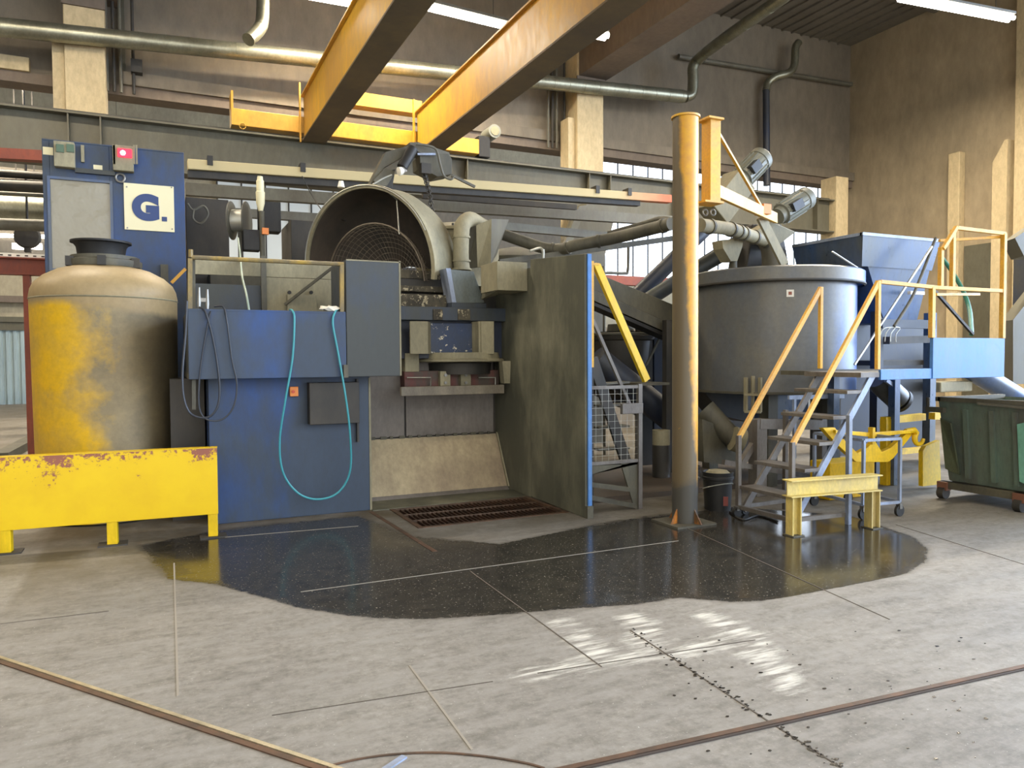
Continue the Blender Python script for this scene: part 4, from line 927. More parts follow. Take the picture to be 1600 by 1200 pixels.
# ================================================================== YELLOW BRACE + GATE
yb_ = thing('yellow_brace_frame', 'yellow angle steel brace leaning beside the grey side panel', 'frame', (4.3, 6.95, 1.2))
YG = 7.0
MB().bar(P(923, 408, YG), P(923, 574, YG), .05).build('upright', yelrail, yb_)
MB().bar(P(923, 574, YG), (P(923, 574, YG).x, YG, 0), .045).build('lower_upright', dark, yb_)
m = MB(); m.bar(P(928, 412, YG), P(1008, 596, YG), .055, .04); m.bar(P(934, 414, YG), P(1012, 594, YG), .012, .07); m.build('diagonal', yellow, yb_)
MB().bar(P(918, 413, YG), P(934, 413, YG), .07, .02).build('cap_plate', yelrail, yb_)
MB().bar(P(926, 500, YG+.1), P(985, 635, YG+.1), .035).build('grey_strut', stairst, yb_)
g = thing('mesh_gate', 'low wire mesh gate between the side panel and yellow column', 'gate', (4.5, 6.9, .3))
YM = 6.92
gx0, gx1 = P(921, 660, YM).x, P(999, 660, YM).x; gz0, gz1 = P(960, 722, YM).z, P(960, 605, YM).z
m = MB(); m.bar((gx0, YM, gz1), (gx1, YM, gz1), .035); m.bar((gx0, YM, gz0), (gx1, YM, gz0), .035); m.build('frame_rails', stairst, g)
MB().bar((gx1, YM, .0), (gx1, YM, gz1+.03), .05).build('post', stairst, g)
m = MB(); n_ = 8
for i in range(1, n_): x = gx0+(gx1-gx0)*i/n_; m.cyl((x, YM, gz0), (x, YM, gz1), .002, seg=5)
n2_ = 11
for i in range(1, n2_): z = gz0+(gz1-gz0)*i/n2_; m.cyl((gx0, YM, z), (gx1, YM, z), .002, seg=5)
m.build('wire_mesh', wire, g)
plate(969, 630, 1001, 646, YM, stairst, 'latch', g, .05, .004)
m = MB(); m.prism([(gx0, YM, gz0-.12), (gx1, YM, gz0-.0), (gx1, YM, gz0-.04), (gx0, YM, gz0-.02)], (0, .03, 0)); m.bar((gx0, YM+.02, .32), (gx1, YM+.02, .2), .05); m.bar((gx0, YM+.02, .18), (gx1, YM+.02, .02), .05)
m.prism([(gx1-.25, YM, gz0), (gx1, YM, gz0), (gx1+.03, YM, 0), (gx1-.06, YM, 0)], (0, .02, 0)); m.build('kick_brackets', grime, g)
# dark stair stringer behind the gate
o = thing('rear_steps', 'dark narrow steps seen through the mesh gate', 'stairs', (P(950, 700, 7.9).x, 7.9, 0))
MB().bar(P(925, 560, 7.8), (P(992, 755, 7.8).x, 7.8, 0.03), .04, .14).build('stringer', dark, o)
for py in (600, 634, 668, 702): MB().bar(P(930, py, 8.0), P(978, py-3, 8.0), .18, .025).build('tread', grime, o)

# ================================================================== YELLOW COLUMN
cb = G(1075, 822); cb = V((4.8, 6.1, 0))
rC = .128
t = NT('column_paint'); c = t.coord((1, 1, 1)); sx = t.new('ShaderNodeSeparateXYZ'); t.link(c, sx.inputs[0]); nA = t.noise(c, 2.2, 8, .65); fine = t.noise(c, 14, 6, .7)
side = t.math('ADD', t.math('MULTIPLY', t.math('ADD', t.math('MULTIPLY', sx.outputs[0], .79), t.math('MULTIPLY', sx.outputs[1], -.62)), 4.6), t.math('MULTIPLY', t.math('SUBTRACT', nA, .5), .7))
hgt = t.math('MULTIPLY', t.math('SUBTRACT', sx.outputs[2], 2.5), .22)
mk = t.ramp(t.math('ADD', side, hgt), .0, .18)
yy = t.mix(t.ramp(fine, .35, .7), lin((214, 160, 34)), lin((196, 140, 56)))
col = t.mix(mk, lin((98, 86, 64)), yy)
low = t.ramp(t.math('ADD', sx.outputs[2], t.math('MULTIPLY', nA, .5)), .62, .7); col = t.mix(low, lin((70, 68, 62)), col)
chip = t.ramp(t.noise(c, 6, 7, .7), .69, .71); col = t.mix(chip, col, lin((226, 160, 20)))
t.link(col, t.b.inputs['Base Color']); t.b.inputs['Roughness'].default_value = .42; t.bump(fine, .12, .004)
o = thing('yellow_column', 'tall round yellow steel column with worn paint beside the puddle', 'column', cb)
zc = P(1076, 186, 6.1).z
MB().cyl(cb, cb+V((0, 0, zc)), rC, seg=40).build('tube', t.m, o)
MB().cyl(cb+V((0, 0, zc)), cb+V((0, 0, zc+.02)), rC+.015, seg=40).build('cap_disc', yelrail, o)
MB().box(cb.x-.24, cb.x+.24, cb.y-.2, cb.y+.24, 0, .02).build('base_plate', grime, o)
m = MB()
for a in (.2, 1.7, 3.4, 4.9): d = V((math.cos(a), math.sin(a), 0)); n_ = V((-d.y, d.x, 0))*.006; m.prism([cb+d*rC-n_+V((0, 0, .02)), cb+d*.22-n_+V((0, 0, .02)), cb+d*rC-n_+V((0, 0, .16))], n_*2)
m.build('base_gussets', worn('orange_gusset', (214, 130, 30), (90, 70, 50), .5, 9, .5), o)
# jib bracket
YJ = 6.1
bx = P(1110, 250, YJ).x; jz1, jz0 = P(1110, 188, YJ).z, P(1110, 318, YJ).z
j = thing('jib_arm', 'orange yellow jib arm with tie rod on the right of the yellow column', 'jib', (bx, YJ, jz0))
m = MB(); m.bar((P(1098, 250, YJ).x, YJ, jz1+.0), (P(1121, 250, YJ).x, YJ, jz1), .2, .02); m.bar((P(1092, 320, YJ).x, YJ, jz0-.0), (P(1121, 320, YJ).x, YJ, jz0), .2, .02); m.build('pivot_plates', yelrail, j)
m = MB(); m.box(P(1104, 250, YJ).x, P(1120, 250, YJ).x, YJ-.06, YJ+.08, jz0, jz1); m.build('mast', yelrail, j, .004)
p1_ = P(1212, 341, 7.4); p2_ = P(1192, 328, 7.1)
MB().bar(P(1119, 298, YJ), p1_, .05, .13).build('boom', yelrail, j, .004)
MB().bar(P(1120, 204, YJ), p2_, .03, .03).build('tie_rod', yelrail, j)
MB().box(p2_.x-.06, p2_.x+.06, p2_.y-.08, p2_.y+.08, p2_.z-.06, p2_.z+.06).build('joint_block', orange, j)
m = MB(); m.bar(P(1188, 338, 7.25), P(1226, 414, 7.3), .035, .14); m.build('hanging_strut', dusty, j)
m = MB(); 
for px in (1102, 1114): m.torus(P(px, 332, YJ-.02), .03, .009, (0, 1, 0), 12, ts=5)
m.build('shackles', steel, j)

# ================================================================== SCREWS, MOTORS ABOVE DRUM
def motor(lab, p0_, p1_, r, hous, mat=castgrey):
    a, b = V(p0_), V(p1_); d = (b-a).normalized(); o = thing('screw_conveyor_drive', lab, 'motor', a)
    MB().tube([a, a.lerp(b, .12), a.lerp(b, .13), a.lerp(b, .8), a.lerp(b, .81), a.lerp(b, .96), b], [r*.7, r*.72, r*.92, r*.92, r, r, r*.88], 22).build('motor_body', mat, o)
    u = V((0, 0, 1)); sd = d.cross(u).normalized(); u = sd.cross(d)
    m = MB()
    for k in range(14):
        an = 2*PI*k/14; q = sd*math.cos(an)+u*math.sin(an); m.bar(a.lerp(b, .15)+q*r*.93, a.lerp(b, .78)+q*r*.93, .008, .03, q)
    m.build('cooling_fins', mat, o)
    MB().bar(a.lerp(b, .3)-V((0, .0, 0))+(-V((.4, .9, 0))*r*.95), a.lerp(b, .6)+(-V((.4, .9, 0))*r*.95), .13, .12).build('terminal_box', darkblue, o)
    if hous:
        h0, w0, h1 = hous; MB().bar(h0, a, w0, w0*1.05).build('gear_housing', dusty, o, .01)
        MB().bar(V(h0).lerp(a, .55)+V((0.1, .05, -.09)), a+V((.02, .0, -.1)), w0*.7, w0*.7).build('gear_flange', darkblue, o)
    return o
motor('upper grey motor on the slanted screw housing, right of the yellow column', P(1155, 283, 8.0), P(1192, 245, 8.0), .165, (P(1112, 338, 8.0), .34, 0))
motor('lower grey motor pointing up right above the blue drum', P(1215, 338, 7.9), P(1262, 308, 7.9), .16, None)
hs = [P(*p, 8.1) for p in ((1178, 362), (1205, 345), (1245, 362), (1215, 385))]
tag(MB().prism(hs, (0, .35, 0)).build('gear_housing', dusty, bevel=.02), 'dusty gear housing under the lower grey motor', 'housing')
pipe('ringed_pipe', 'dusty pipe with ring clamps running right from the yellow column to the drum', [P(1094, 352, 7.4), P(1140, 358, 7.6), P(1165, 366, 7.8), P(1200, 378, 8.0)], .085, dusty, (.1, .35, .5, .62, .8, .95), rmat=grime)
pipe('drop_pipe', 'short brown pipe dropping from the ringed pipe into the drum', [P(1196, 372, 8.05), P(1204, 392, 8.0), P(1206, 425, 8.0)], .13, grime)
pipe('inclined_blue_pipe', 'dusty slanting pipe right of the yellow column above the drum', [P(1080, 425, 8.8), P(1150, 385, 8.6)], .11, bluedark)
tag(MB().prism([P(*p, 7.9) for p in ((1128, 375), (1162, 372), (1160, 385), (1152, 408), (1142, 408), (1130, 388))], (0, .2, 0)).build('funnel_bracket', dusty), 'small dusty funnel bracket under the ringed pipe', 'bracket')
tag(MB().cyl(P(1146, 404, 8), P(1146, 432, 8), .05, seg=12).build('short_stub', grime), 'short stub pipe under the funnel bracket', 'pipe')
tag(MB().prism([P(*p, 8.3) for p in ((1170, 395), (1176, 350), (1222, 350), (1235, 425), (1165, 425))], (0, .4, 0)).build('mixer_gearbox', dark, bevel=.02), 'dark mixer gearbox standing above the drum lid', 'gearbox')

# ================================================================== BIG DRUM
dc = V((7.78, 7.95, 0)); rD = 1.07
zD0, zD1 = 1.2, 2.66
o = thing('mixing_drum', 'huge round blue-grey mixing drum on legs behind the steps', 'drum', dc)
t = NT('drum_paint'); c = t.coord((1, 1, 1)); sx = t.new('ShaderNodeSeparateXYZ'); t.link(c, sx.inputs[0]); nA = t.noise(t.coord((1, 1, .5)), 1.6, 8, .6); fine = t.noise(c, 16, 6, .7)
ff = t.math('ADD', t.math('ADD', t.math('MULTIPLY', sx.outputs[0], .8), t.math('MULTIPLY', sx.outputs[1], -.5)), t.math('MULTIPLY', nA, .9))
col = t.mix(t.ramp(nA, .35, .65), lin((106, 103, 92)), lin((84, 90, 98))); col = t.mix(t.ramp(ff, 1.0, 1.45), col, lin((52, 92, 158)))
col = t.mix(1.0, col, t.ramp(fine, .25, .8, (.8, .8, .8), (1.1, 1.1, 1.1)), 'MULTIPLY'); t.link(col, t.b.inputs['Base Color']); t.b.inputs['Roughness'].default_value = .36; t.bump(fine, .05, .003); drumm = t.m
MB().lathe(dc, [(0, zD0), (rD, zD0), (rD, zD1), (rD-.04, zD1), (rD-.04, zD0+.04)], seg=80).build('drum_wall', drumm, o)
MB().lathe(dc, [(rD, zD1-.02), (rD+.1, zD1), (rD+.1, zD1+.15), (rD+.07, zD1+.17), (0, zD1+.17)], seg=80).build('rim_lid', drumm, o)
MB().lathe(dc, [(rD+.085, zD1-.035), (rD+.11, zD1-.02), (rD+.11, zD1+.0)], seg=80).build('rim_lip', dark, o)
MB().lathe(dc, [(rD+.003, zD0), (rD+.025, zD0+.005), (rD+.025, zD0+.03), (rD+.003, zD0+.035)], seg=80).build('bottom_band', grime, o)
def onD(ang, r=rD): return dc+V((math.cos(ang)*r, math.sin(ang)*r, 0))
# sticker on the drum wall facing viewer
def angpx(px):
    best = None
    for i in range(600):
        a = -PI+i*PI/600; q = onD(a); d = (q-CAM); k = d.dot(FW); xx = 800+FPX*d.dot(RT2)/k
        if best is None or abs(xx-px) < best[0]: best = (abs(xx-px), a)
    return best[1]
aS = angpx(1232); q = onD(aS, rD+.004); q.z = 2.48; tdir = V((-math.sin(aS), math.cos(aS), 0)); 
so = MB().bar(q-tdir*.045, q+tdir*.045, .004, .09).build('sticker', white, o)
MB().bar(q-tdir*.02+V((math.cos(aS), math.sin(aS), 0))*.004, q+tdir*.02+V((math.cos(aS), math.sin(aS), 0))*.004, .003, .04).build('sticker_mark', plain('brown_print', (140, 80, 60), .6), so)
aB = angpx(1176); q = onD(aB, rD+.02)
m = MB(); q.z = zD0-.1
td = V((-math.sin(aB), math.cos(aB), 0)); m.bar(q-td*.09+V((0, 0, .32)), q-td*.09+V((0, 0, -.12)), .03, .05); m.bar(q+td*.09+V((0, 0, .32)), q+td*.09+V((0, 0, -.12)), .03, .05); m.bar(q-td*.1+V((0, 0, -.12)), q+td*.1+V((0, 0, -.12)), .06, .03); m.bar(q-td*.1+V((0, 0, .1)), q+td*.1+V((0, 0, .1)), .06, .03); m.bar(q+V((0, 0, .1)), q+V((0, 0, -.12)), .03, .03)
m.bar(q+V((0, 0, .34)), q+V((0, 0, .1)), .05, .02); m.build('clamp_bracket', dusty, o)
for a in (-2.4, -1.35, -.2, 2.2): q = onD(a, rD-.2); MB().box(q.x-.08, q.x+.08, q.y-.08, q.y+.08, 0, zD0+.01).build('leg', grime, o)
q = onD(angpx(1210), rD-.3); MB().box(q.x-.05, q.x+.5, q.y-.1, q.y+.3, .75, zD0).build('blue_outlet', blueR, o)
# under-drum gear
o = thing('discharge_gear', 'dusty gear motor and casing under the drum left side', 'gear', (6.6, 7.6, 0))
MB().tube([P(1100, 640, 7.9), P(1150, 690, 7.6)], [.16, .13], 18).build('gear_motor', grime, o)
MB().cyl(P(1145, 685, 7.5), P(1160, 690, 7.45), .16, seg=20).build('motor_end', dusty, o)
MB().prism([P(*p, 7.7) for p in ((1097, 655), (1125, 665), (1160, 700), (1150, 728), (1100, 722))], (0, .4, 0)).build('casing', grime, o)
MB().prism([P(*p, 8.3) for p in ((1097, 608), (1160, 612), (1175, 660), (1130, 650))], (0, .4, 0)).build('dark_casing', dark, o)  # dark casing plate behind the gear motor
# grey stand frame under the drum
o = thing('support_stand', 'brown grey steel stand frame between the stair handrails under the drum', 'stand', (6.6, 6.9, 0))
YS = 6.85
for px, w_ in ((1191, .16), (1290, .12)): a = P(px, 700, YS); MB().box(a.x-w_/2, a.x+w_/2, YS, YS+.15, 0, P(px, 655, YS).z).build('post', stairst, o, .004)
MB().bar(P(1183, 662, YS+.05), P(1297, 664, YS+.05), .12, .12).build('top_beam', stairst, o)
MB().bar(P(1155, 730, YS+.1), P(1185, 680, YS+.1), .07).build('brace', stairst, o)
MB().bar(P(1130, 722, YS+.1), P(1300, 750, YS+.1), .06).build('low_rail', stairst, o)
f2 = thing('white_rack_frame', 'pale grey open steel frame on the stand under the drum', 'frame', (7, 6.7, .9))
MB().bar(P(1232, 621, 6.7), P(1318, 619, 6.7), .03, .05).build('top_bar', palest, f2)
for px in (1241, 1307): MB().bar(P(px, 622, 6.7), P(px, 716, 6.7), .035).build('leg', palest, f2)

tag(MB().box(7.3, 9.6, 9.9, 10.3, 0, 1.5).build('rear_dark_box', dark, bevel=.02), 'dark box added as background behind the drum', 'machine')  # dark box added to fill the background behind the drum
tag(MB().box(10.4, 12.6, 9.3, 9.6, 0, 1.1).build('navy_base_box', darkblue, bevel=.01), 'navy blue low steel box behind the yellow guard frame', 'box')
tag(MB().box(P(1306, 350, 15.45).x, P(1325, 350, 15.45).x, 15.45, 16.0, 0, P(1315, 277, 15.5).z).build('corner_post', plaster, bevel=.01), 'pale post in the corner between the far windows and the bare right wall', 'post')
# ================================================================== STAIRS
st = thing('mobile_stairs', 'grey steel steps on casters with yellow handrails up to the platform', 'stairs', (6.1, 5.75, 0))
yN, yF = 5.38, 6.12
for y in (yN, yF):
    hr = MB(); hr.bar((5.52, y, .83), (6.69, y, 2.45), .035, .05); hr.build('handrail', yelrail, st, .003)
    MB().bar((5.52, y, .04), (5.52, y, .86), .045).build('front_post', stairst, st, .003)
    MB().bar((6.69, y, 1.55), (6.69, y, 2.46), .04).build('rail_post', yelrail, st, .003)
    MB().bar((5.56, y+(.03 if y == yN else -.03), .06), (6.66, y+(.03 if y == yN else -.03), 1.5), .03, .07).build('stringer', palest if y == yN else stairst, st)
for i in range(5):
    z = 1.34-.253*i; x = 6.44-.19*i
    tr = MB(); tr.box(x-.16, x+.06, yN+.02, yF-.02, z-.035, z); tr.build('step', stairst, st, .003)
m = MB(); m.box(6.45, 6.72, yN+.0, yF, 1.47, 1.52); m.build('top_landing', stairst, st)
MB().bar((6.22, yN-.06, 0), (6.22, yN-.06, 1.1), .045).build('rear_post', palest, st, .003)
MB().bar((6.22, yF+.04, 0), (6.22, yF+.04, 1.1), .045).build('rear_post', stairst, st, .003)
m = MB(); m.bar((5.52, yN, .1), (5.52, yF, .1), .04); m.bar((5.54, yF, .1), (6.22, yF+.03, .1), .04); m.bar((5.54, yN, .1), (6.22, yN-.03, .1), .04); m.build('base_frame', stairst, st)
for x, y in ((5.5, yN-.02), (5.5, yF-.02), (5.66, yF+.03)):
    c_ = MB(); c_.cyl((x-.02, y-.018, .05), (x-.02, y+.018, .05), .05, seg=18); co = c_.build('caster', black, st); MB().box(x-.035, x-.005, y-.03, y+.03, .07, .11).build('fork', steel, co)

# ================================================================== PLATFORM
pf = thing('raised_work_platform', 'light blue steel work platform with yellow guard rails right of the drum', 'platform', (7.7, 6.1, 0))
PX0, PX1, PY0, PY1 = 6.73, 8.75, 5.38, 6.75
xk = 7.52
MB().box(PX0, PX1-.02, PY0+.02, PY1, 1.47, 1.52).build('deck', grime, pf)
MB().box(PX0, xk, PY0-.01, PY0+.02, 1.44, 1.55).build('edge_channel', bluelt, pf, .004)
MB().box(xk, PX1, PY0-.02, PY0+.02, 1.44, 1.88).build('kick_panel', bluelt, pf, .004)
zr_ = 2.42
def rail(a, b, nm='rail', w_=.04): return MB().bar(a, b, w_, w_).build(nm, yelrail, pf, .003)
rail((6.71, PY0, 2.45), (7.6, PY0, zr_+.0)); rail((7.6, PY0, zr_), (PX1, PY0, zr_)); rail((7.62, PY0+.03, zr_-.07), (PX1-.06, PY0+.25, zr_-.02), 'rail', .03)
for x, z0_, z1_ in ((6.75, 1.55, zr_), (xk, 1.88, zr_), (PX1-.02, 1.88, 3.07)): (rail((x, PY0, z0_), (x, PY0, z1_), 'post', .05) if x > 7 else None)
xa_ = P(1473, 400, PY0).x; xb_ = P(1494, 400, PY0).x; 
rail((xa_, PY0+.02, zr_), (xa_, PY0+.02, 2.86), 'post', .045); rail((xb_, PY0+.04, zr_), (xb_, PY0+.04, 3.07), 'post', .045)
rail((xa_, PY0, 2.84), (xb_, PY0, 3.09), 'upper_rail'); rail((xb_, PY0, 3.08), (PX1, PY0, 3.07), 'upper_rail'); rail((xb_, PY0+.2, 2.97), (PX1, PY0+.04, 3.04), 'upper_rail', .03)

MB().bar(P(1461, 455, 5.9), P(1520, 522, 5.9), .03).build('dark_brace', dark, pf)
for x, y in ((7.5, PY1-.1), (8.65, PY1-.05)): MB().box(x-.05, x+.05, y-.05, y+.05, 0, 1.47).build('leg', blueR, pf, .004)
hose('green_hose', 'thick dark green hose curving behind the platform guard rails', [P(1470, 400, 7.5), P(1488, 425, 7.4), P(1505, 455, 7.2), P(1515, 485, 7.0), P(1518, 522, 6.6)], .03, greenhose)

# ================================================================== HOPPER AND TOWER
h = thing('blue_feed_hopper', 'open topped blue steel feed hopper on a tower behind the platform', 'hopper', (9.1, 7.6, 0))
hx0, hx1, hy0, hy1 = 8.4, 9.92, 7.0, 8.2
def ring(x0, x1, y0, y1, z): return [(x0, y0, z), (x1, y0, z), (x1, y1, z), (x0, y1, z)]
m = MB(); m.frustum(ring(hx0+.06, hx1-.08, hy0+.06, hy1-.06, 2.88), ring(hx0, hx1, hy0, hy1, 3.28)); m.build('upper_bin', blueR, h, solid=.02)
m = MB(); m.frustum(ring(hx0+.68, hx1-.2, hy0+.2, hy1-.3, 2.15), ring(hx0+.2, hx1-.1, hy0+.08, hy1-.08, 2.89)); m.build('lower_cone', blueR, h, solid=.02)
m = MB(); m.box(hx0-.02, hx1+.02, hy0-.02, hy0+.03, 3.27, 3.31); m.box(hx0-.02, hx0+.03, hy0, hy1, 3.27, 3.31); m.box(hx1-.03, hx1+.02, hy0, hy1, 3.27, 3.31); m.box(hx0, hx1, hy1-.03, hy1+.02, 3.27, 3.31); m.build('rim', palest, h)
for x in (9.0, 10.1):
    for y in (7.25, 8.3): MB().box(x-.06, x+.06, y-.06, y+.06, 0, 2.3).build('tower_leg', blueR if x > 9.5 else darkblue, h)
MB().bar((9.0, 7.2, 2.13), (10.1, 7.2, 2.13), .08, .12).build('tower_beam', darkblue, h)
MB().box(9.0, 11.1, 7.95, 8.2, .2, 2.25).build('tower_casing', darkblue, h)
MB().box(9.05, 10.05, 7.3, 7.9, 1.55, 1.62).build('belt_tray', dark, h)
MB().bar(P(1385, 532, 7.0), P(1448, 530, 7.0), .1, .1).build('belt_roller', dark, h)
for a, b, w_ in (((1455, 375), (1345, 520), .02), ((1458, 380), (1436, 440), .045), ((1350, 520), (1320, 565), .02)): pass
tag(MB().bar(P(1456, 385, 6.7), P(1335, 570, 6.7), .022).build('long_rod', wire), 'long thin steel rod leaning from the hopper corner to the deck', 'rod')
fk = thing('pitchfork', 'four tined pitchfork leaning with its tines down by the hopper', 'fork', P(1397, 512, 6.6))
MB().tube(smooth([P(1462, 372, 6.75), P(1440, 430, 6.7), P(1425, 465, 6.65), P(1410, 490, 6.62), P(1397, 510, 6.6)], 5), .02, 8).build('handle', grime, fk)
for k in range(4):
    a = P(1398, 511, 6.6); MB().tube(smooth([a, P(1382+8*k, 513, 6.6), P(1376+8*k, 522, 6.58), P(1374+8.5*k, 534, 6.55)], 5), .007, 6).build('tine', wire, fk)
tag(MB().tube([P(1300, 393, 6.95), P(1348, 424, 6.9)], .012, 6).build('thin_bar', wire), 'thin bright bar lying between hopper and drum lid', 'bar')
tag(MB().box(*R(1418, 441, 1440, 455, 7)[:2], 6.95, 7.0, *R(1434, 456, 1442, 461, 7)[2:]).build('paper_scrap', white), 'tiny white scrap on the hopper frame', 'scrap')
# cylinder motor under platform
o = thing('vibrator_motor', 'dark cylindrical motor tilted down right under the platform', 'motor', P(1395, 612, 6.9))
MB().tube([P(1370, 592, 6.9), P(1378, 600, 6.9), P(1404, 624, 6.9), P(1412, 630, 6.85)], [.13, .16, .16, .11], 22).build('motor_body', worn('dark_motor', (70, 72, 72), (52, 52, 52), .4, 4, .35), o)
MB().cyl(P(1404, 624, 6.9), P(1408, 627, 6.9), .17, seg=22).build('end_ring', black, o)
MB().bar(P(1384, 594, 6.7), P(1398, 604, 6.7), .04, .05).build('name_plate', palest, o)
# right end things
tag(MB().box(XR-2.5, XR-2.3, 8.8, Q(1583, 440, XR-2.5).y, Q(1590, 486, XR-2.5).z, Q(1590, 405, XR-2.5).z).build('dark_blue_panel', darkblue), 'dark blue panel cut by the right picture edge', 'panel')
q = thing('grey_bin_hopper', 'grey angled hopper cut by the right picture edge above the skip', 'hopper', P(1590, 500, 8))
MB().prism([P(*p, 8.0) for p in ((1586, 372), (1625, 345), (1640, 400), (1600, 400))], (.3, .4, 0)).build('top_flap', greybeam, q)
MB().prism([P(*p, 8.0) for p in ((1583, 500), (1630, 440), (1660, 600), (1583, 600))], (.3, .4, 0)).build('body', greybeam, q)
pipe('blue_chute_pipe', 'blue round chute sloping down right behind the green skip', [P(1490, 560, 7.6), P(1620, 640, 7.6)], .17, blueR)
tag(MB().box(*R(1470, 588, 1520, 610, 7.6)[:2], 7.6, 7.9, *R(1480, 596, 1520, 612, 7.6)[2:]).build('bearing_block', dusty, bevel=.02), 'dusty bearing block above the left top of the green skip', 'block')
a, b, c_, d = R(1565, 530, 1600, 560, 9); tag(MB().box(a, b, 9, 9.2, c_, d).build('dark_stub_beam', dark), 'short dark beam end right of the blue kick panel', 'beam')

# ================================================================== I BEAM STAND
sd_ = thing('beam_stand', 'pale yellow welded steel beam stand in front of the steps', 'stand', (5.85, 5.14, 0))
A = G(1245, 838); B = G(1368, 826); A.y += .04; B.y += .04; dv = (B-A).normalized(); zT = .53
m = MB(); m.ibeam(A-dv*.08+V((0, 0, zT-.08)), B+dv*.06+V((0, 0, zT-.08)), .14, .16, .012); m.build('top_beam', yelstand, sd_, .002)
for q in (A, B):
    lg = MB(); n_ = V((-dv.y, dv.x, 0))
    lg.bar(q+V((0, 0, .01)), q+V((0, 0, zT-.165)), .012, .11, dv) if 0 else None
    lg.bar(q+V((0, 0, .01))-n_*.0, q+V((0, 0, zT-.16)), .09, .012, n_); lg.bar(q+V((0, 0, .01))-dv*.045, q-dv*.045+V((0, 0, zT-.16)), .012, .1, n_); lg.bar(q+V((0, 0, .01))+dv*.045, q+dv*.045+V((0, 0, zT-.16)), .012, .1, n_)
    lo = lg.build('leg', yelstand, sd_); MB().box(q.x-.07, q.x+.07, q.y-.07, q.y+.07, 0, .01).build('foot_plate', grime, lo)

# ================================================================== CART + LIFTING HOOK + YELLOW GUARDS
ct = thing('wheeled_steel_cart', 'pale blue-grey tubular cart on casters under the yellow lifting hook', 'cart', (6.9, 5.75, 0))
cA = [G(1363, 797, .12), G(1421, 789, .12), G(1365+0, 782, .12), G(1310, 776, .12)]
c1, c2 = V((6.55, 5.42, 0)), V((7.02, 5.36, 0)); dB = V((.12, .75, 0)); c4, c3 = c1+dB, c2+dB
zc_ = .82
m = MB()
for a, b in ((c1, c2), (c2, c3), (c3, c4), (c4, c1)): m.bar(a+V((0, 0, zc_)), b+V((0, 0, zc_)), .03)
m.build('upper_ring', palest, ct)
m = MB()
for a, b in ((c1, c2), (c2, c3), (c3, c4), (c4, c1)): m.bar(a+V((0, 0, .15)), b+V((0, 0, .15)), .03)
m.build('lower_ring', palest, ct)
for a in (c1, c2, c3, c4): MB().bar(a+V((0, 0, .15)), a+V((0, 0, zc_)), .03).build('upright', palest, ct)
for a in (c1, c2, c3, c4): co = MB().cyl(a+V((0, -.015, .06)), a+V((0, .015, .06)), .06, seg=20).build('caster', black, ct); MB().box(a.x-.02, a.x+.02, a.y-.025, a.y+.025, .08, .14).build('fork', steel, co)
lh = thing('yellow_lifting_hook', 'yellow forged lifting beam with a hook lying across the cart', 'hook', (6.9, 5.8, zc_))
YH = 5.75
def yp(pts, dep=.05, nm='body', Y=YH): return MB().prism([P(*p, Y) for p in pts], (0, dep, 0)).build(nm, yellift, lh, .004)
yp([(1286, 669), (1305, 668), (1310, 676), (1322, 690), (1340, 708), (1355, 700), (1367, 688), (1378, 706), (1392, 700), (1418, 676), (1426, 671), (1430, 674), (1396, 716), (1388, 722), (1338, 722), (1312, 698), (1295, 680)], .06, 'yoke')
yp([(1306, 672), (1362, 676), (1420, 672), (1424, 677), (1362, 683), (1306, 677)], .04, 'cross_bar', YH-.08)
q = P(1362, 672, YH-.09); MB().box(q.x-.02, q.x+.02, YH-.12, YH-.06, P(1362, 692, YH).z, P(1362, 666, YH).z).build('clevis', yellift, lh)
m = MB(); hk = [P(1420, 675, YH-.03), P(1432, 670, YH-.03), P(1443, 675, YH-.03)]; cH = P(1436, 684, YH-.03)
path = [P(1415, 674, YH-.03), P(1428, 672, YH-.03)]+[cH+V((math.cos(a), 0, math.sin(a)))*.075 for a in [2.3+i*.42 for i in range(10)]]
m.tube(path, [.03, .035]+[.034-.0015*i for i in range(10)], 10); m.build('hook', yellift, lh)
# yellow guard frame behind cart
yg = thing('yellow_guard', 'yellow square tube guard frame behind the cart', 'guard', (8, 6.6, 0))
YF_ = 6.75
MB().bar(P(1384, 655, YF_), P(1384, 745, YF_), .1).build('post', yellift, yg); MB().bar(P(1380, 657, YF_), P(1442, 651, YF_), .09).build('top_bar', yellift, yg); MB().bar(P(1384, 708, YF_), P(1442, 702, YF_), .07).build('mid_bar', yellift, yg)
MB().bar(P(1384, 745, YF_), V((P(1384, 745, YF_).x, YF_, 0)), .1).build('foot', yellift, yg)
MB().bar(P(1456, 650, YF_-.2), P(1476, 650, YF_-.2), .09).build('stub_bar', yellift, yg)
a = [(1442, 705), (1447, 697), (1468, 688), (1470, 750), (1466, 757), (1442, 760)]; tag(MB().prism([P(*p, 6.3) for p in a], (0, .06, 0)).build('yellow_guard_plate', yellift), 'dull yellow rounded guard plate left of the green skip', 'plate')
a, b, c_, d = R(1308, 722, 1378, 745, 6.2); tag(MB().box(a, b, 6.3, 6.6, 0, d).build('yellow_block', yellift, bevel=.01), 'yellow steel block on the floor under the lifting hook', 'block')
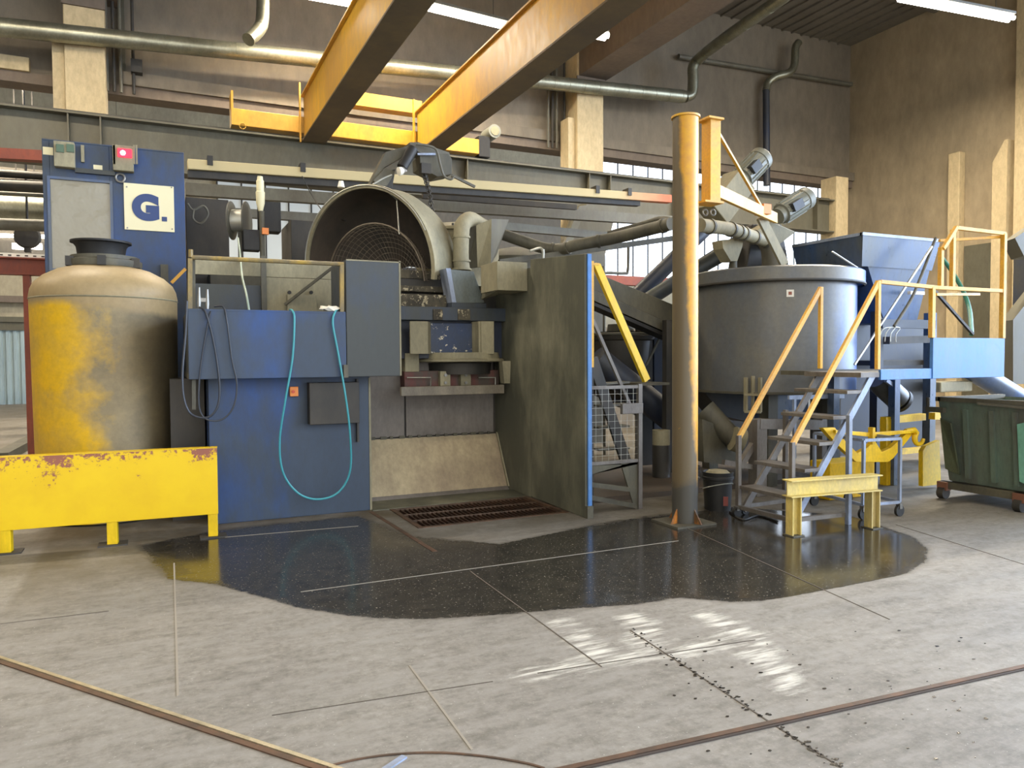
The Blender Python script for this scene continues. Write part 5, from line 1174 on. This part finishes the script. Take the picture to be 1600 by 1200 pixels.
# ================================================================== SKIP
sk = thing('green_waste_skip', 'battered dark green steel waste skip at the right edge', 'skip', (8.9, 5.4, 0))
sx0 = 8.33; sy0, sy1 = 4.35, 5.85
zs0, zs1 = .22, 1.17
m = MB(); m.frustum([(sx0+.1, sy0+.05, zs0), (sx0+1.0, sy0+.05, zs0), (sx0+1.0, sy1-.08, zs0), (sx0+.1, sy1-.08, zs0)], [(sx0, sy0, zs1), (sx0+1.2, sy0, zs1), (sx0+1.2, sy1, zs1), (sx0, sy1, zs1)])
m.add([(sx0+.1, sy0+.05, zs0), (sx0+1.0, sy0+.05, zs0), (sx0+1.0, sy1-.08, zs0), (sx0+.1, sy1-.08, zs0)], [(0, 1, 2, 3)]); m.build('bin', green, sk, solid=.02)
m = MB(); m.box(sx0-.03, sx0+.03, sy0, sy1, zs1-.02, zs1+.03); m.box(sx0-.03, sx0+1.2, sy1-.03, sy1+.03, zs1-.02, zs1+.03); m.box(sx0-.03, sx0+1.2, sy0-.03, sy0+.03, zs1-.02, zs1+.03); m.build('rim', grime, sk)
m = MB()
for y in (4.95, 5.2, 5.5): m.prism([(sx0+.01, y, zs1-.1), (sx0+.09, y, zs0+.05), (sx0+.04, y, zs0+.05), (sx0-.03, y, zs1-.1)], (0, .05, 0))
m.build('ribs', green, sk)
m = MB(); m.prism([(sx0-.05, 4.93, .95), (sx0+.01, 4.93, .33), (sx0+.06, 4.6, .2), (sx0-.05, 4.6, 1.05)], (.03, 0, 0)); m.build('mint_plate', mint, sk)
m = MB(); m.prism([(sx0+.02, sy1-.02, .95), (sx0+.08, sy1-.05, .35), (sx0+.08, sy1-.22, .3), (sx0-.03, sy1-.18, .9)], (-.03, 0, 0)); m.build('corner_plate', worn('olive_plate', (104, 112, 84), (80, 86, 70), .5, 4, .6), sk)
MB().bar((sx0-.05, sy1-.1, zs1-.12), (sx0-.05, sy1+.12, zs1-.12), .06).build('lug', grime, sk); MB().cyl((sx0-.06, sy1+.1, zs1-.16), (sx0-.06, sy1+.1, zs1+.02), .02, seg=8).build('lug_pin', dark, sk)
MB().bar((sx0-.06, sy1-.5, zs1-.02), (sx0-.06, sy0+.2, zs1-.05), .025).build('lock_bar', greypipe, sk)
m = MB(); m.box(sx0+.02, sx0+1.0, sy0, sy1, .12, .2); m.build('chassis', grime, sk)
for x, y in ((sx0+.05, sy1-.05), (sx0+.05, 4.93), (sx0+.95, sy1-.1), (sx0+.95, 4.5)):
    co = MB().cyl((x-.03, y-.04, .07), (x-.03, y+.04, .07), .07, seg=18).build('caster', dark, sk); MB().box(x-.06, x+.03, y-.06, y+.06, .1, .2).build('fork', plain('brown_fork', (120, 80, 62), .6), co)
# ================================================================== BUCKETS
def bucket(pos, r, hgt, lab, cover):
    o = thing('plastic_bucket', lab, 'bucket', pos)
    MB().lathe(pos, [(0, .0), (r*.85, .0), (r*.97, hgt*.8), (r*1.05, hgt*.82), (r*1.05, hgt*.88), (r, hgt*.9), (r*1.03, hgt), (r*.95, hgt), (r*.9, hgt*.95), (0, hgt*.94)], seg=32).build('shell', black, o)
    MB().torus(pos+V((0, 0, hgt*.6)), r*1.02, .006, (0, .35, 1), 28, ts=5).build('wire_handle', wire, o)
    return o
pb = G(1130, 800)+V((.05, .15, 0)); b1 = bucket(pb, .165, .42, 'black plastic bucket with a dusty lid right of the yellow column', 1)
MB().lathe(pb+V((0, 0, .4)), [(0, .05), (.1, .035), (.14, 0)], seg=24).build('dust_heap', dusty, b1)
d = (CAM-pb); d.z = 0; d.normalize(); n_ = V((-d.y, d.x, 0)); q = pb+d*.155+n_*.06+V((0, 0, .12)); 
MB().bar(q-n_*-.05, q+n_*.0, .012, .1).build('printed_label', plain('red_print', (130, 60, 50), .5), b1)
pb2 = G(1100, 792)+V((.02, .35, 0)); b2 = bucket(pb2, .16, .42, 'black bucket with a cream label half hidden behind the yellow column', 0)
q = pb2+(d*.162)-n_*.0+V((0, 0, .17)); MB().bar(q-n_*.09, q+n_*.09, .008, .2).build('cream_label', cream, b2)
hose('floor_cable', 'black cable lying on the floor beside the stair caster', [G(1140, 800, .01), G(1160, 812, .01), G(1185, 806, .01), G(1215, 815, .01)], .01, black)
print('objects', len(bpy.data.objects))
